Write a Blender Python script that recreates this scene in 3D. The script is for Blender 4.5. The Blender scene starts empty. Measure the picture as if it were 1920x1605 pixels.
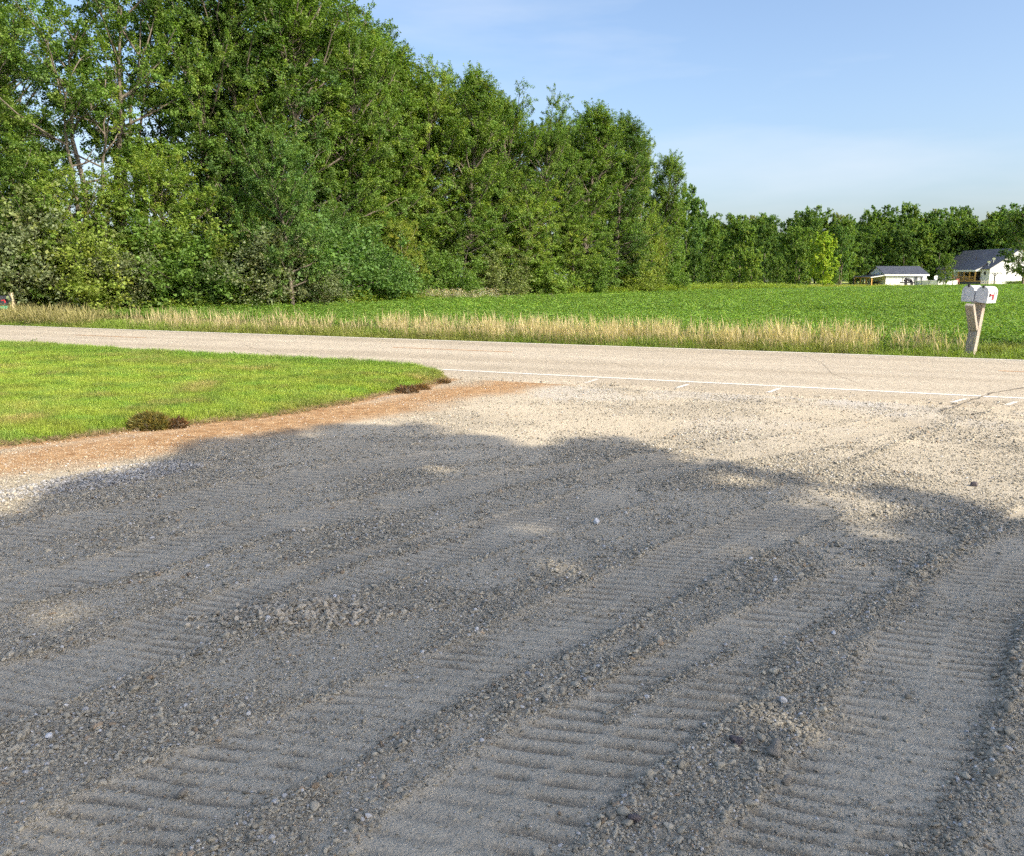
import bpy, math
import numpy as np
from mathutils import Vector, Matrix, Euler

# ------------------------------------------------------------------ camera, sky, sun, exposure
F, CAMH, HORIZ = 1550.0, 1.65, 518.0
PITCH = math.atan((802.5 - HORIZ) / F)
sc = bpy.context.scene
cam = bpy.data.cameras.new('camera'); cam_o = bpy.data.objects.new('camera', cam)
sc.collection.objects.link(cam_o); sc.camera = cam_o
cam.sensor_width = 36; cam.sensor_fit = 'HORIZONTAL'; cam.lens = 36 * F / 1920
cam.clip_start = 0.05; cam.clip_end = 6000
cam_o.location = (0, 0, CAMH); cam_o.rotation_euler = (math.radians(90) - PITCH, 0, 0)

SUN_AZ = math.atan2(0.82, -0.57)          # bearing from +Y towards +X
SUN_EL = math.radians(35)
SUN_DIR = Vector((math.sin(SUN_AZ) * math.cos(SUN_EL), math.cos(SUN_AZ) * math.cos(SUN_EL), math.sin(SUN_EL)))
sun = bpy.data.lights.new('sun', 'SUN'); sun.energy = 3.4; sun.angle = math.radians(0.55); sun.color = (1, 0.89, 0.72)
sun_o = bpy.data.objects.new('sun', sun); sc.collection.objects.link(sun_o)
sun_o.rotation_euler = SUN_DIR.to_track_quat('Z', 'Y').to_euler()

w = bpy.data.worlds.new('World'); sc.world = w; w.use_nodes = True
nt = w.node_tree; N = nt.nodes; N.clear()
out = N.new('ShaderNodeOutputWorld'); bg = N.new('ShaderNodeBackground'); sky = N.new('ShaderNodeTexSky')
sky.sky_type = 'NISHITA'; sky.sun_disc = False; sky.sun_elevation = SUN_EL; sky.sun_rotation = SUN_AZ
sky.air_density = 0.95; sky.dust_density = 3.4; sky.ozone_density = 2.4; sky.altitude = 200
bg.inputs[1].default_value = 0.12
tc = N.new('ShaderNodeTexCoord'); mp = N.new('ShaderNodeMapping'); mp.inputs['Scale'].default_value = (1.1, 1.1, 5.5)
mp.inputs['Rotation'].default_value = (0, 0.25, 0)
ns = N.new('ShaderNodeTexNoise'); ns.inputs['Scale'].default_value = 1.6; ns.inputs['Detail'].default_value = 6; ns.inputs['Roughness'].default_value = 0.52
rp = N.new('ShaderNodeMapRange'); rp.inputs[1].default_value = 0.47; rp.inputs[2].default_value = 0.75; rp.inputs[4].default_value = 0.55
mx = N.new('ShaderNodeMix'); mx.data_type = 'RGBA'; mx.inputs[7].default_value = (3.4, 3.7, 4.1, 1)
L = nt.links.new
L(tc.outputs['Generated'], mp.inputs[0]); L(mp.outputs[0], ns.inputs[0]); L(ns.outputs[0], rp.inputs[0])
L(rp.outputs[0], mx.inputs[0]); L(sky.outputs[0], mx.inputs[6]); L(mx.outputs[2], bg.inputs[0]); L(bg.outputs[0], out.inputs[0])

sc.view_settings.view_transform = 'Standard'; sc.view_settings.look = 'None'
sc.view_settings.exposure = 1.12; sc.view_settings.gamma = 1; sc.view_settings.use_curve_mapping = False
sc.render.engine = 'CYCLES'
cy = sc.cycles; cy.max_bounces = 6; cy.diffuse_bounces = 2; cy.glossy_bounces = 2; cy.transmission_bounces = 3
cy.transparent_max_bounces = 6; cy.caustics_reflective = False; cy.caustics_refractive = False
cy.use_denoising = False; cy.use_adaptive_sampling = True; cy.adaptive_threshold = 0.035; cy.adaptive_min_samples = 24

# ------------------------------------------------------------------ helpers
def ray(px, py):
    u = (px - 960) / F; v = (802.5 - py) / F
    return np.array([u, math.cos(PITCH) + v * math.sin(PITCH), -math.sin(PITCH) + v * math.cos(PITCH)])
def G(px, py, z=0.0):
    d = ray(px, py); t = (z - CAMH) / d[2]; return (d[0] * t, d[1] * t)
def W(px, py, Y):
    d = ray(px, py); t = Y / d[1]; return Vector((d[0] * t, Y, CAMH + d[2] * t))

def coll(): return sc.collection.objects
def tag(o, label=None, cat=None, group=None, kind=None):
    if label: o['label'] = label
    if cat: o['category'] = cat
    if group: o['group'] = group
    if kind: o['kind'] = kind
    return o
def empty(name, loc=(0, 0, 0), rz=0, label=None, cat=None, group=None):
    o = bpy.data.objects.new(name, None); coll().link(o); o.location = loc; o.rotation_euler = (0, 0, rz)
    o.empty_display_size = 0.2
    return tag(o, label, cat, group)
def np_mesh(name, V, faces, mat=None, attrs=None, smooth=False, quads=True):
    """V (n,3); faces (m,k) or list of such arrays."""
    me = bpy.data.meshes.new(name)
    V = np.asarray(V, np.float32)
    fl = [np.asarray(f, np.int32) for f in (faces if isinstance(faces, list) else [faces]) if len(f)]
    me.vertices.add(len(V)); me.vertices.foreach_set('co', V.ravel())
    idx = np.concatenate([f.ravel() for f in fl]); cnt = np.concatenate([np.full(len(f), f.shape[1]) for f in fl])
    me.loops.add(len(idx)); me.loops.foreach_set('vertex_index', idx.astype(np.int32))
    me.polygons.add(len(cnt)); st = np.concatenate([[0], np.cumsum(cnt)[:-1]]).astype(np.int32)
    me.polygons.foreach_set('loop_start', st)
    me.update(calc_edges=True); me.validate()
    if smooth: me.polygons.foreach_set('use_smooth', np.ones(len(me.polygons), bool))
    for k, a in (attrs or {}).items():
        a = np.asarray(a, np.float32)
        if a.ndim == 1:
            at = me.attributes.new(k, 'FLOAT', 'POINT'); at.data.foreach_set('value', a)
        else:
            at = me.attributes.new(k, 'FLOAT_VECTOR', 'POINT'); at.data.foreach_set('vector', a.ravel())
    if mat: me.materials.append(mat)
    return me
def obj(name, me, parent=None, loc=(0, 0, 0), link=True):
    o = bpy.data.objects.new(name, me)
    if link: coll().link(o)
    o.parent = parent; o.location = loc
    return o
class MB:
    def __init__(s): s.v = []; s.f = []
    def add(s, v, f):
        b = len(s.v); s.v += [tuple(p) for p in v]; s.f += [tuple(i + b for i in q) for q in f]; return s
    def box(s, x0, x1, y0, y1, z0, z1, M=None, bev=0.0):
        v = [Vector((x, y, z)) for z in (z0, z1) for y in (y0, y1) for x in (x0, x1)]
        if M is not None: v = [M @ p for p in v]
        return s.add(v, [(0, 2, 3, 1), (4, 5, 7, 6), (0, 1, 5, 4), (2, 6, 7, 3), (0, 4, 6, 2), (1, 3, 7, 5)])
    def poly_prism(s, pts, d):   # pts: list of Vector (planar, ccw seen from -d); d: extrusion vector
        n = len(pts); d = Vector(d)
        v = [Vector(p) for p in pts] + [Vector(p) + d for p in pts]
        f = [tuple(range(n))[::-1], tuple(range(n, 2 * n))] + [(i, (i + 1) % n, (i + 1) % n + n, i + n) for i in range(n)]
        return s.add(v, f)
    def tube(s, a, b, r0, r1=None, n=8):
        a = Vector(a); b = Vector(b); r1 = r0 if r1 is None else r1
        q = (b - a).to_track_quat('Z', 'Y')
        v = [c + q @ Vector((math.cos(k * 2 * math.pi / n) * r, math.sin(k * 2 * math.pi / n) * r, 0)) for c, r in ((a, r0), (b, r1)) for k in range(n)]
        return s.add(v, [(k, (k + 1) % n, (k + 1) % n + n, k + n) for k in range(n)] + [tuple(range(n))[::-1], tuple(range(n, 2 * n))])
    def build(s, name, mat, parent=None, bevel=0.0, smooth=False):
        me = bpy.data.meshes.new(name); me.from_pydata(s.v, [], s.f); me.update()
        import bmesh
        bm = bmesh.new(); bm.from_mesh(me); bmesh.ops.recalc_face_normals(bm, faces=bm.faces)
        if bevel: bmesh.ops.bevel(bm, geom=bm.edges[:], offset=bevel, segments=1, affect='EDGES')
        bm.to_mesh(me); bm.free()
        if smooth: me.polygons.foreach_set('use_smooth', np.ones(len(me.polygons), bool))
        me.materials.append(mat)
        return obj(name, me, parent)

def vnoise(x, y, scale, seed=0):
    x = np.asarray(x) / scale + seed * 17.13; y = np.asarray(y) / scale + seed * 5.71
    xi = np.floor(x); yi = np.floor(y); fx = x - xi; fy = y - yi
    fx = fx * fx * (3 - 2 * fx); fy = fy * fy * (3 - 2 * fy)
    def h(a, b):
        n = (a.astype(np.int64) * 374761393 + b.astype(np.int64) * 668265263 + seed * 1442695) & 0xffffffff
        n = ((n ^ (n >> 13)) * 1274126177) & 0xffffffff
        return ((n ^ (n >> 16)) & 0xffff) / 65535.0
    return (h(xi, yi) * (1 - fx) + h(xi + 1, yi) * fx) * (1 - fy) + (h(xi, yi + 1) * (1 - fx) + h(xi + 1, yi + 1) * fx) * fy
def fbm(x, y, scale, seed=0, o=4, g=0.5):
    s = 0; a = 1; t = 0
    for k in range(o): s = s + a * vnoise(x, y, scale / 2 ** k, seed + k); t += a; a *= g
    return s / t
def sstep(a, b, x):
    t = np.clip((x - a) / (b - a), 0, 1); return t * t * (3 - 2 * t)
def inpoly(x, y, P):
    c = np.zeros(x.shape, bool); n = len(P)
    for i in range(n):
        x0, y0 = P[i]; x1, y1 = P[(i + 1) % n]
        if y0 == y1: continue
        c ^= ((y0 > y) != (y1 > y)) & (x < (x1 - x0) * (y - y0) / (y1 - y0) + x0)
    return c
def pl_dist(x, y, P):
    """distance to a polyline and arc length along it"""
    best = np.full(x.shape, 1e9); arc = np.zeros(x.shape); acc = 0
    for (x0, y0), (x1, y1) in zip(P[:-1], P[1:]):
        dx, dy = x1 - x0, y1 - y0; l = math.hypot(dx, dy)
        t = np.clip(((x - x0) * dx + (y - y0) * dy) / l / l, 0, 1)
        d = np.hypot(x - x0 - t * dx, y - y0 - t * dy)
        m = d < best; best[m] = d[m]; arc[m] = acc + t[m] * l; acc += l
    return best, arc
def smooth_pl(P, n=60):
    P = np.array(P); t = np.concatenate([[0], np.cumsum(np.hypot(*np.diff(P, axis=0).T))])
    s = np.linspace(0, t[-1], n); Q = np.stack([np.interp(s, t, P[:, 0]), np.interp(s, t, P[:, 1])], 1)
    for _ in range(6): Q[1:-1] = (Q[:-2] + 2 * Q[1:-1] + Q[2:]) / 4
    return [tuple(q) for q in Q[::3]] + [tuple(Q[-1])]

# ------------------------------------------------------------------ materials
def mat(name, rough=0.8, col=(0.5, 0.5, 0.5), metal=0.0, spec=0.3):
    m = bpy.data.materials.new(name); m.use_nodes = True; b = m.node_tree.nodes['Principled BSDF']
    b.inputs['Base Color'].default_value = (*col, 1); b.inputs['Roughness'].default_value = rough
    b.inputs['Metallic'].default_value = metal; b.inputs['Specular IOR Level'].default_value = spec
    return m, m.node_tree, b
def nd(t, kind, **kw):
    n = t.nodes.new(kind)
    for k, v in kw.items():
        if k[0] == 'i' and k[1:].isdigit(): n.inputs[int(k[1:])].default_value = v
        else: setattr(n, k, v)
    return n
def mixc(t, fac, a, b, mode='MIX'):
    n = nd(t, 'ShaderNodeMix', data_type='RGBA', blend_type=mode)
    for i, v in ((0, fac), (6, a), (7, b)):
        if isinstance(v, (int, float)): n.inputs[i].default_value = v
        elif isinstance(v, tuple): n.inputs[i].default_value = (*v, 1) if len(v) == 3 else v
        else: t.links.new(v, n.inputs[i])
    return n.outputs[2]
def noise(t, scale, detail=3, rough=0.5, vec=None, out='Fac'):
    n = nd(t, 'ShaderNodeTexNoise'); n.inputs['Scale'].default_value = scale; n.inputs['Detail'].default_value = detail; n.inputs['Roughness'].default_value = rough
    if vec is not None: t.links.new(vec, n.inputs['Vector'])
    return n.outputs[out]
def rng_(t, v, a, b, c=0.0, d=1.0):
    n = nd(t, 'ShaderNodeMapRange', i1=a, i2=b, i3=c, i4=d); t.links.new(v, n.inputs[0]); return n.outputs[0]
def math_(t, op, a, b):
    n = nd(t, 'ShaderNodeMath', operation=op)
    for i, v in ((0, a), (1, b)):
        if isinstance(v, (int, float)): n.inputs[i].default_value = v
        else: t.links.new(v, n.inputs[i])
    return n.outputs[0]
def bump(t, b, h, strength=0.5, dist=0.01):
    n = nd(t, 'ShaderNodeBump'); n.inputs['Strength'].default_value = strength; n.inputs['Distance'].default_value = dist
    t.links.new(h, n.inputs['Height']); t.links.new(n.outputs[0], b.inputs['Normal'])
def objc(t): return nd(t, 'ShaderNodeTexCoord').outputs['Object']
def geo(t): return nd(t, 'ShaderNodeNewGeometry').outputs['Position']
def attr(t, name, typ='GEOMETRY', out='Fac'):
    n = nd(t, 'ShaderNodeAttribute', attribute_name=name, attribute_type=typ); return n.outputs[out]

def leaf_mat(name, transl=0.38, inst=False):
    m = bpy.data.materials.new(name); m.use_nodes = True; t = m.node_tree; b = t.nodes['Principled BSDF']
    b.inputs['Roughness'].default_value = 0.5; b.inputs['Specular IOR Level'].default_value = 0.22
    if inst: base = attr(t, 'tint', 'INSTANCER', 'Vector')
    else: base = nd(t, 'ShaderNodeObjectInfo').outputs['Color']
    lt = attr(t, 'lt'); ly = attr(t, 'ly')
    c = mixc(t, 1.0, base, lt, 'MULTIPLY')
    c = mixc(t, ly, c, mixc(t, 1.0, c, (1.75, 1.18, 0.7), 'MULTIPLY'))
    t.links.new(c, b.inputs['Base Color'])
    tr = nd(t, 'ShaderNodeBsdfTranslucent'); t.links.new(mixc(t, 1.0, c, (1.25, 1.35, 0.55), 'MULTIPLY'), tr.inputs[0])
    ms = nd(t, 'ShaderNodeMixShader'); ms.inputs[0].default_value = transl
    t.links.new(b.outputs[0], ms.inputs[1]); t.links.new(tr.outputs[0], ms.inputs[2])
    t.links.new(ms.outputs[0], t.nodes['Material Output'].inputs[0])
    return m
M_leaf = leaf_mat('leaf'); M_blade = leaf_mat('grass_blade', 0.4, True)

m, t, b = mat('bark', 0.9); M_bark = m
p = objc(t); mpn = nd(t, 'ShaderNodeMapping'); mpn.inputs['Scale'].default_value = (6, 6, 1.2); t.links.new(p, mpn.inputs[0])
n1 = noise(t, 3, 5, 0.6, mpn.outputs[0])
t.links.new(mixc(t, rng_(t, n1, 0.3, 0.7), (0.06, 0.05, 0.038), (0.24, 0.205, 0.16)), b.inputs['Base Color']); bump(t, b, n1, 0.8, 0.03)

m, t, b = mat('gravel_surface', 0.95, spec=0.15); M_drive = m
p = geo(t)
v1 = nd(t, 'ShaderNodeTexVoronoi'); v1.inputs['Scale'].default_value = 70; t.links.new(p, v1.inputs['Vector'])
v2 = nd(t, 'ShaderNodeTexVoronoi'); v2.inputs['Scale'].default_value = 170; t.links.new(p, v2.inputs['Vector'])
big = noise(t, 0.9, 4, 0.6, p); fine = noise(t, 55, 4, 0.7, p); mid = noise(t, 7, 4, 0.6, p)
dust = attr(t, 'dust'); dirt = attr(t, 'dirt'); white = attr(t, 'white')
loose = mixc(t, rng_(t, mid, 0.35, 0.65), (0.28, 0.25, 0.194), (0.378, 0.338, 0.266))
sep = nd(t, 'ShaderNodeSeparateColor'); t.links.new(v1.outputs['Color'], sep.inputs[0])
sep2 = nd(t, 'ShaderNodeSeparateColor'); t.links.new(v2.outputs['Color'], sep2.inputs[0])
spk = rng_(t, sep.outputs[0], 0, 1, 0.72, 1.28); spk2 = rng_(t, sep2.outputs[0], 0, 1, 0.78, 1.22)
sp = math_(t, 'MULTIPLY', spk, spk2)
loose = mixc(t, 1.0, loose, sp, 'MULTIPLY')
dust_lit_c = mixc(t, rng_(t, fine, 0.3, 0.7), (0.365, 0.325, 0.254), (0.458, 0.412, 0.327))
dust_lit_c = mixc(t, 0.22, dust_lit_c, mixc(t, 1.0, dust_lit_c, sp, 'MULTIPLY'))
lit_pos = nd(t, 'ShaderNodeSeparateXYZ'); t.links.new(p, lit_pos.inputs[0]); dust_lit_c = mixc(t, rng_(t, math_(t, 'ADD', lit_pos.outputs[1], math_(t, 'MULTIPLY', mid, 2.0)), 6.5, 10.0), dust_lit_c, (0.48, 0.415, 0.31)); c = mixc(t, dust, loose, dust_lit_c)  # far gravel colour lightened with distance, sunlight painted into the albedo
c = mixc(t, 1.0, c, rng_(t, big, 0.25, 0.75, 0.86, 1.14), 'MULTIPLY')
whitec = mixc(t, 1.0, (0.46, 0.44, 0.41), sp, 'MULTIPLY')
c = mixc(t, math_(t, 'MULTIPLY', attr(t, 'groove_dark'), 0.48), c, (0.14, 0.12, 0.092))  # tread grooves mixed towards a darker colour
c = mixc(t, white, c, whitec)
dirtc = mixc(t, rng_(t, mid, 0.35, 0.65), (0.28, 0.155, 0.07), (0.44, 0.285, 0.15))
dirtc = mixc(t, 0.5, dirtc, mixc(t, 1.0, dirtc, sp, 'MULTIPLY'))
dm = math_(t, 'MULTIPLY', dirt, rng_(t, math_(t, 'ADD', mid, math_(t, 'MULTIPLY', dirt, 0.5)), 0.45, 0.8))
c = mixc(t, dm, c, dirtc)
t.links.new(c, b.inputs['Base Color'])
hh = math_(t, 'ADD', math_(t, 'MULTIPLY', v1.outputs['Distance'], -0.8), math_(t, 'ADD', math_(t, 'MULTIPLY', v2.outputs['Distance'], -0.4), math_(t, 'MULTIPLY', fine, 0.7)))
bump(t, b, hh, 0.7, 0.0065)

def inst_mat(name, rough=0.85, sc_=60):
    m, t, b = mat(name, rough, spec=0.2)
    n = noise(t, sc_, 3, 0.6, objc(t))
    t.links.new(mixc(t, 1.0, attr(t, 'tint', 'INSTANCER', 'Vector'), rng_(t, n, 0.3, 0.7, 0.75, 1.2), 'MULTIPLY'), b.inputs['Base Color'])
    return m
M_peb = inst_mat('pebble_stone')

m, t, b = mat('asphalt', 0.9, spec=0.2); M_road = m
p = geo(t)
v = nd(t, 'ShaderNodeTexVoronoi'); v.inputs['Scale'].default_value = 85; t.links.new(p, v.inputs['Vector'])
s_ = nd(t, 'ShaderNodeSeparateColor'); t.links.new(v.outputs['Color'], s_.inputs[0])
v3 = nd(t, 'ShaderNodeTexVoronoi'); v3.inputs['Scale'].default_value = 28; t.links.new(p, v3.inputs['Vector'])
s3 = nd(t, 'ShaderNodeSeparateColor'); t.links.new(v3.outputs['Color'], s3.inputs[0])
rot = nd(t, 'ShaderNodeMapping'); rot.inputs['Rotation'].default_value = (0, 0, math.radians(23.3)); t.links.new(p, rot.inputs[0])
st = nd(t, 'ShaderNodeMapping'); st.inputs['Scale'].default_value = (0.05, 1.1, 1); t.links.new(rot.outputs[0], st.inputs[0])
lane = noise(t, 1.2, 3, 0.5, st.outputs[0])
c = mixc(t, rng_(t, lane, 0.33, 0.67), (0.37, 0.318, 0.24), (0.46, 0.402, 0.312))
c = mixc(t, 1.0, c, rng_(t, s_.outputs[0], 0, 1, 0.72, 1.3), 'MULTIPLY')
c = mixc(t, 1.0, c, rng_(t, s3.outputs[0], 0, 1, 0.86, 1.14), 'MULTIPLY')
c = mixc(t, 1.0, c, rng_(t, noise(t, 0.6, 4, 0.6, p), 0.3, 0.7, 0.92, 1.06), 'MULTIPLY')
t.links.new(c, b.inputs['Base Color']); bump(t, b, v.outputs['Distance'], 0.5, 0.006)

def speck(name, c0, c1, scale, rough=0.8, detail=4, bmp=0.0, metal=0.0, spec=0.3, dist=0.01):
    m, t, b = mat(name, rough, metal=metal, spec=spec)
    n = noise(t, scale, detail, 0.6, objc(t))
    t.links.new(mixc(t, rng_(t, n, 0.33, 0.67), c0, c1), b.inputs['Base Color'])
    if bmp: bump(t, b, n, bmp, dist)
    return m
# worn road paint: chipped through to the asphalt colour
def paint(name, col, wear_lo, wear_hi):
    m, t, b = mat(name, 0.8)
    p = geo(t); n = noise(t, 30, 4, 0.7, p)
    t.links.new(mixc(t, rng_(t, n, wear_lo, wear_hi), (0.33, 0.29, 0.24), col), b.inputs['Base Color'])
    return m
M_white_line = paint('white_road_paint', (0.78, 0.75, 0.68), 0.28, 0.5)
M_white_worn = paint('worn_white_paint', (0.78, 0.76, 0.70), 0.38, 0.58)
M_yellow = paint('worn_yellow_paint', (0.55, 0.27, 0.09), 0.35, 0.55)
M_crack = speck('crack_filler', (0.10, 0.085, 0.065), (0.2, 0.17, 0.13), 20)
M_ground = speck('ground_earth', (0.06, 0.09, 0.03), (0.12, 0.12, 0.05), 0.5)
M_fieldsoil = speck('field_soil', (0.05, 0.08, 0.02), (0.10, 0.12, 0.04), 2)
M_lawnsoil = speck('lawn_soil', (0.09, 0.14, 0.025), (0.16, 0.16, 0.05), 8)
M_verge = speck('verge_soil', (0.11, 0.13, 0.04), (0.22, 0.19, 0.08), 3)
M_meadow = speck('meadow_soil', (0.28, 0.36, 0.06), (0.42, 0.42, 0.10), 0.3)

m, t, b = mat('weathered_wood', 0.9); M_wood = m
mpn = nd(t, 'ShaderNodeMapping'); mpn.inputs['Scale'].default_value = (30, 30, 2); t.links.new(objc(t), mpn.inputs[0])
n1 = noise(t, 2, 5, 0.65, mpn.outputs[0]); n2 = noise(t, 6, 3, 0.5, objc(t))
c = mixc(t, rng_(t, n1, 0.3, 0.7), (0.24, 0.20, 0.16), (0.54, 0.50, 0.43))
c = mixc(t, rng_(t, n2, 0.45, 0.75, 0, 0.35), c, (0.24, 0.14, 0.10))
t.links.new(c, b.inputs['Base Color']); bump(t, b, n1, 0.6, 0.01)
m, t, b = mat('pale_wood', 0.9); M_palewood = m
mpn = nd(t, 'ShaderNodeMapping'); mpn.inputs['Scale'].default_value = (25, 25, 2); t.links.new(objc(t), mpn.inputs[0])
t.links.new(mixc(t, rng_(t, noise(t, 2, 4, 0.6, mpn.outputs[0]), 0.3, 0.7), (0.45, 0.36, 0.22), (0.72, 0.62, 0.42)), b.inputs['Base Color'])
M_galv = speck('weathered_aluminium', (0.55, 0.56, 0.58), (0.66, 0.67, 0.69), 8, 0.55, bmp=0.03, metal=0.1)
M_whitebox = speck('off_white_enamel', (0.55, 0.56, 0.58), (0.68, 0.68, 0.69), 9, 0.5, spec=0.4)
M_black = speck('black_enamel', (0.016, 0.018, 0.024), (0.035, 0.038, 0.05), 12, 0.45, spec=0.4)
M_red = speck('red_flag_paint', (0.45, 0.03, 0.05), (0.6, 0.06, 0.07), 20, 0.5)
M_greenplate = speck('green_plate', (0.03, 0.30, 0.20), (0.05, 0.38, 0.26), 20, 0.5)
M_dark = speck('dark_metal', (0.02, 0.02, 0.022), (0.045, 0.045, 0.05), 10, 0.6)
M_siding = speck('white_siding', (0.72, 0.73, 0.74), (0.80, 0.80, 0.80), 1.5, 0.7)
M_roof = speck('slate_metal_roof', (0.045, 0.05, 0.065), (0.075, 0.082, 0.10), 1.2, 0.5, spec=0.4)
M_trim = speck('white_trim', (0.78, 0.78, 0.78), (0.84, 0.84, 0.82), 3, 0.6)
M_cedar = speck('orange_cedar', (0.62, 0.33, 0.09), (0.78, 0.47, 0.15), 3, 0.7)
M_glass = speck('window_glass', (0.03, 0.04, 0.05), (0.10, 0.12, 0.14), 1.2, 0.15, spec=0.6)
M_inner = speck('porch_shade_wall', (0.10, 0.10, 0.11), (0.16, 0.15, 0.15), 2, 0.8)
M_pink = speck('faded_red_plastic', (0.45, 0.12, 0.09), (0.58, 0.25, 0.2), 3, 0.6)
M_sod = speck('dug_sod', (0.085, 0.065, 0.045), (0.19, 0.15, 0.105), 40, 0.95, bmp=0.6)
M_stone = speck('dusty_stone', (0.17, 0.15, 0.125), (0.27, 0.245, 0.205), 25, 0.85, bmp=0.3, dist=0.003)
M_stone_w = speck('pale_limestone', (0.50, 0.51, 0.53), (0.66, 0.66, 0.67), 30, 0.8, bmp=0.3, dist=0.003)
M_stone_d = speck('dark_stone', (0.07, 0.06, 0.065), (0.13, 0.11, 0.11), 30, 0.8, bmp=0.3, dist=0.003)

# ------------------------------------------------------------------ ground, road, lawn, field
TH = math.radians(-23.3)
U2 = np.array([math.cos(TH), math.sin(TH)]); N2 = np.array([-math.sin(TH), math.cos(TH)])
def rd(s, tt): return (s * U2[0] + tt * N2[0], s * U2[1] + tt * N2[1])
def st_of(x, y): return x * U2[0] + y * U2[1], x * N2[0] + y * N2[1]
T_EDGE, T_NEAR, T_CTR, T_FAR, T_END = 12.15, 12.93, 16.36, 18.78, 18.98

def strip(name, pts, z, m, thick=0.0, parent=None, kind=None):
    mb = MB()
    if thick: mb.poly_prism([Vector((x, y, z - thick)) for x, y in pts], (0, 0, thick))
    else: mb.add([(x, y, z) for x, y in pts], [tuple(range(len(pts)))])
    o = mb.build(name, m, parent)
    if kind: o['kind'] = kind
    return o
def gz(x, y):                       # broad lie of the land: flat, dropping a little towards the houses
    return -0.4 * sstep(110, 190, np.asarray(y, float))
xs = np.concatenate([[-3000, -900], np.linspace(-300, 400, 36), [900, 3000]]); ys = np.concatenate([[-3000, -600], np.linspace(-100, 420, 53), [900, 4500]])
X, Y = np.meshgrid(xs, ys)
def gridf(nx, ny):
    i = np.arange(nx * ny).reshape(ny, nx)
    return np.stack([i[:-1, :-1], i[:-1, 1:], i[1:, 1:], i[1:, :-1]], -1).reshape(-1, 4)
g = obj('ground', np_mesh('ground', np.stack([X, Y, gz(X, Y) - 0.11], -1).reshape(-1, 3), gridf(len(xs), len(ys)), M_ground, smooth=True)); g['kind'] = 'structure'

# road slab with a slight crown
ss = np.arange(-420, 420.1, 4.0); tts = np.array([T_EDGE - 0.1, T_EDGE, T_NEAR, (T_NEAR + T_CTR) / 2, T_CTR, (T_CTR + T_FAR) / 2, T_END, T_END + 0.08])
zz = np.array([-0.10, 0.012, 0.02, 0.035, 0.045, 0.04, 0.028, -0.10])
Sg, Tg = np.meshgrid(ss, tts); Zg = np.repeat(zz[:, None], len(ss), 1)
Vr = np.stack([Sg * U2[0] + Tg * N2[0], Sg * U2[1] + Tg * N2[1], Zg], -1).reshape(-1, 3)
road = obj('road', np_mesh('road', Vr, gridf(len(ss), len(tts)), M_road, smooth=True)); road['kind'] = 'structure'
def rz(tt): return float(np.interp(tt, tts[1:-1], zz[1:-1]))
def rstrip(name, s0, s1, t0, t1, m, seed=0, dz=0.004, n=None, skew=0.0):
    n = n or max(3, int(abs(s1 - s0) / 0.5)); r = np.random.default_rng(seed + 5)
    sv = np.linspace(s0, s1, n); V = []
    for k, s in enumerate(sv):
        j = r.uniform(-0.006, 0.006)
        for tt in (t0 + j, t1 + j):
            x, y = rd(s + skew * (tt - t0), tt); V.append((x, y, rz(tt) + dz))
    fcs = np.array([(2 * k, 2 * k + 2, 2 * k + 3, 2 * k + 1) for k in range(n - 1)])
    o = obj(name, np_mesh(name, V, fcs, m)); o['kind'] = 'structure'; return o
rstrip('edge_line', -200, 200, T_NEAR - 0.035, T_NEAR + 0.055, M_white_line)
rstrip('edge_line', -200, 200, T_FAR - 0.03, T_FAR + 0.08, M_white_line, 3)
for k, (pa, pb) in enumerate([((740, 654.5), (960, 664)), ((140, 631), (275, 636.5)), ((1870, 699.5), (2080, 709))]):
    sa = st_of(*G(*pa))[0]; sb = st_of(*G(*pb))[0]
    rstrip('center_line', sa, sb, T_CTR - 0.04, T_CTR + 0.04, M_yellow, 7 + k)
# short worn paint dashes on the near shoulder
for k, (pa, pb) in enumerate([((1088, 723), (1113, 716)), ((1262, 733), (1283, 727)), ((1434, 744), (1458, 736)), ((1795, 772), (1822, 765)), ((1905, 780), (1925, 773))]):
    (sa, ta), (sb, tb) = st_of(*G(*pa)), st_of(*G(*pb)); lift = max(0, T_EDGE + .06 - ta); ta += lift; tb = min(tb + lift, T_NEAR - .1)
    mb = MB(); mb.add([(*rd(s0 + o_, t0), rz(t0) + .004) for s0, t0, o_ in ((sa, ta, -.035), (sa, ta, .035), (sb, tb, .035), (sb, tb, -.035))], [(0, 1, 2, 3)])
    mb.build('shoulder_paint_dash', M_white_worn)['kind'] = 'structure'
# cracks: thin wandering dark seams
def crack(P, wdt, seed, z=0.006):
    r = np.random.default_rng(seed); Q = np.array(smooth_pl([G(*p) for p in P], 90)); V = []
    for k in range(len(Q)):
        d = Q[min(k + 1, len(Q) - 1)] - Q[max(k - 1, 0)]; d /= np.hypot(*d); q = np.array([-d[1], d[0]])
        c_ = Q[k] + q * r.normal(0, wdt * 1.0); w_ = wdt * r.uniform(0.35, 1.2)
        zz_ = rz(st_of(*c_)[1]) + z
        V += [(*(c_ + q * w_), zz_), (*(c_ - q * w_), zz_)]
    o = obj('road_crack', np_mesh('road_crack', V, np.array([(2 * k, 2 * k + 2, 2 * k + 3, 2 * k + 1) for k in range(len(Q) - 1)]), M_crack)); o['kind'] = 'structure'
crack([(1765, 772), (1800, 760), (1835, 748), (1865, 739), (1905, 733), (1960, 727)], 0.012, 1)
crack([(1400, 752), (1500, 758), (1600, 764), (1720, 771), (1850, 780)], 0.010, 2)
crack([(765, 694.5), (785, 692.5), (800, 692)], 0.02, 3)
crack([(1120, 727), (1250, 738), (1400, 751)], 0.008, 4)
crack([(1895, 782), (1940, 785)], 0.02, 5)
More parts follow.
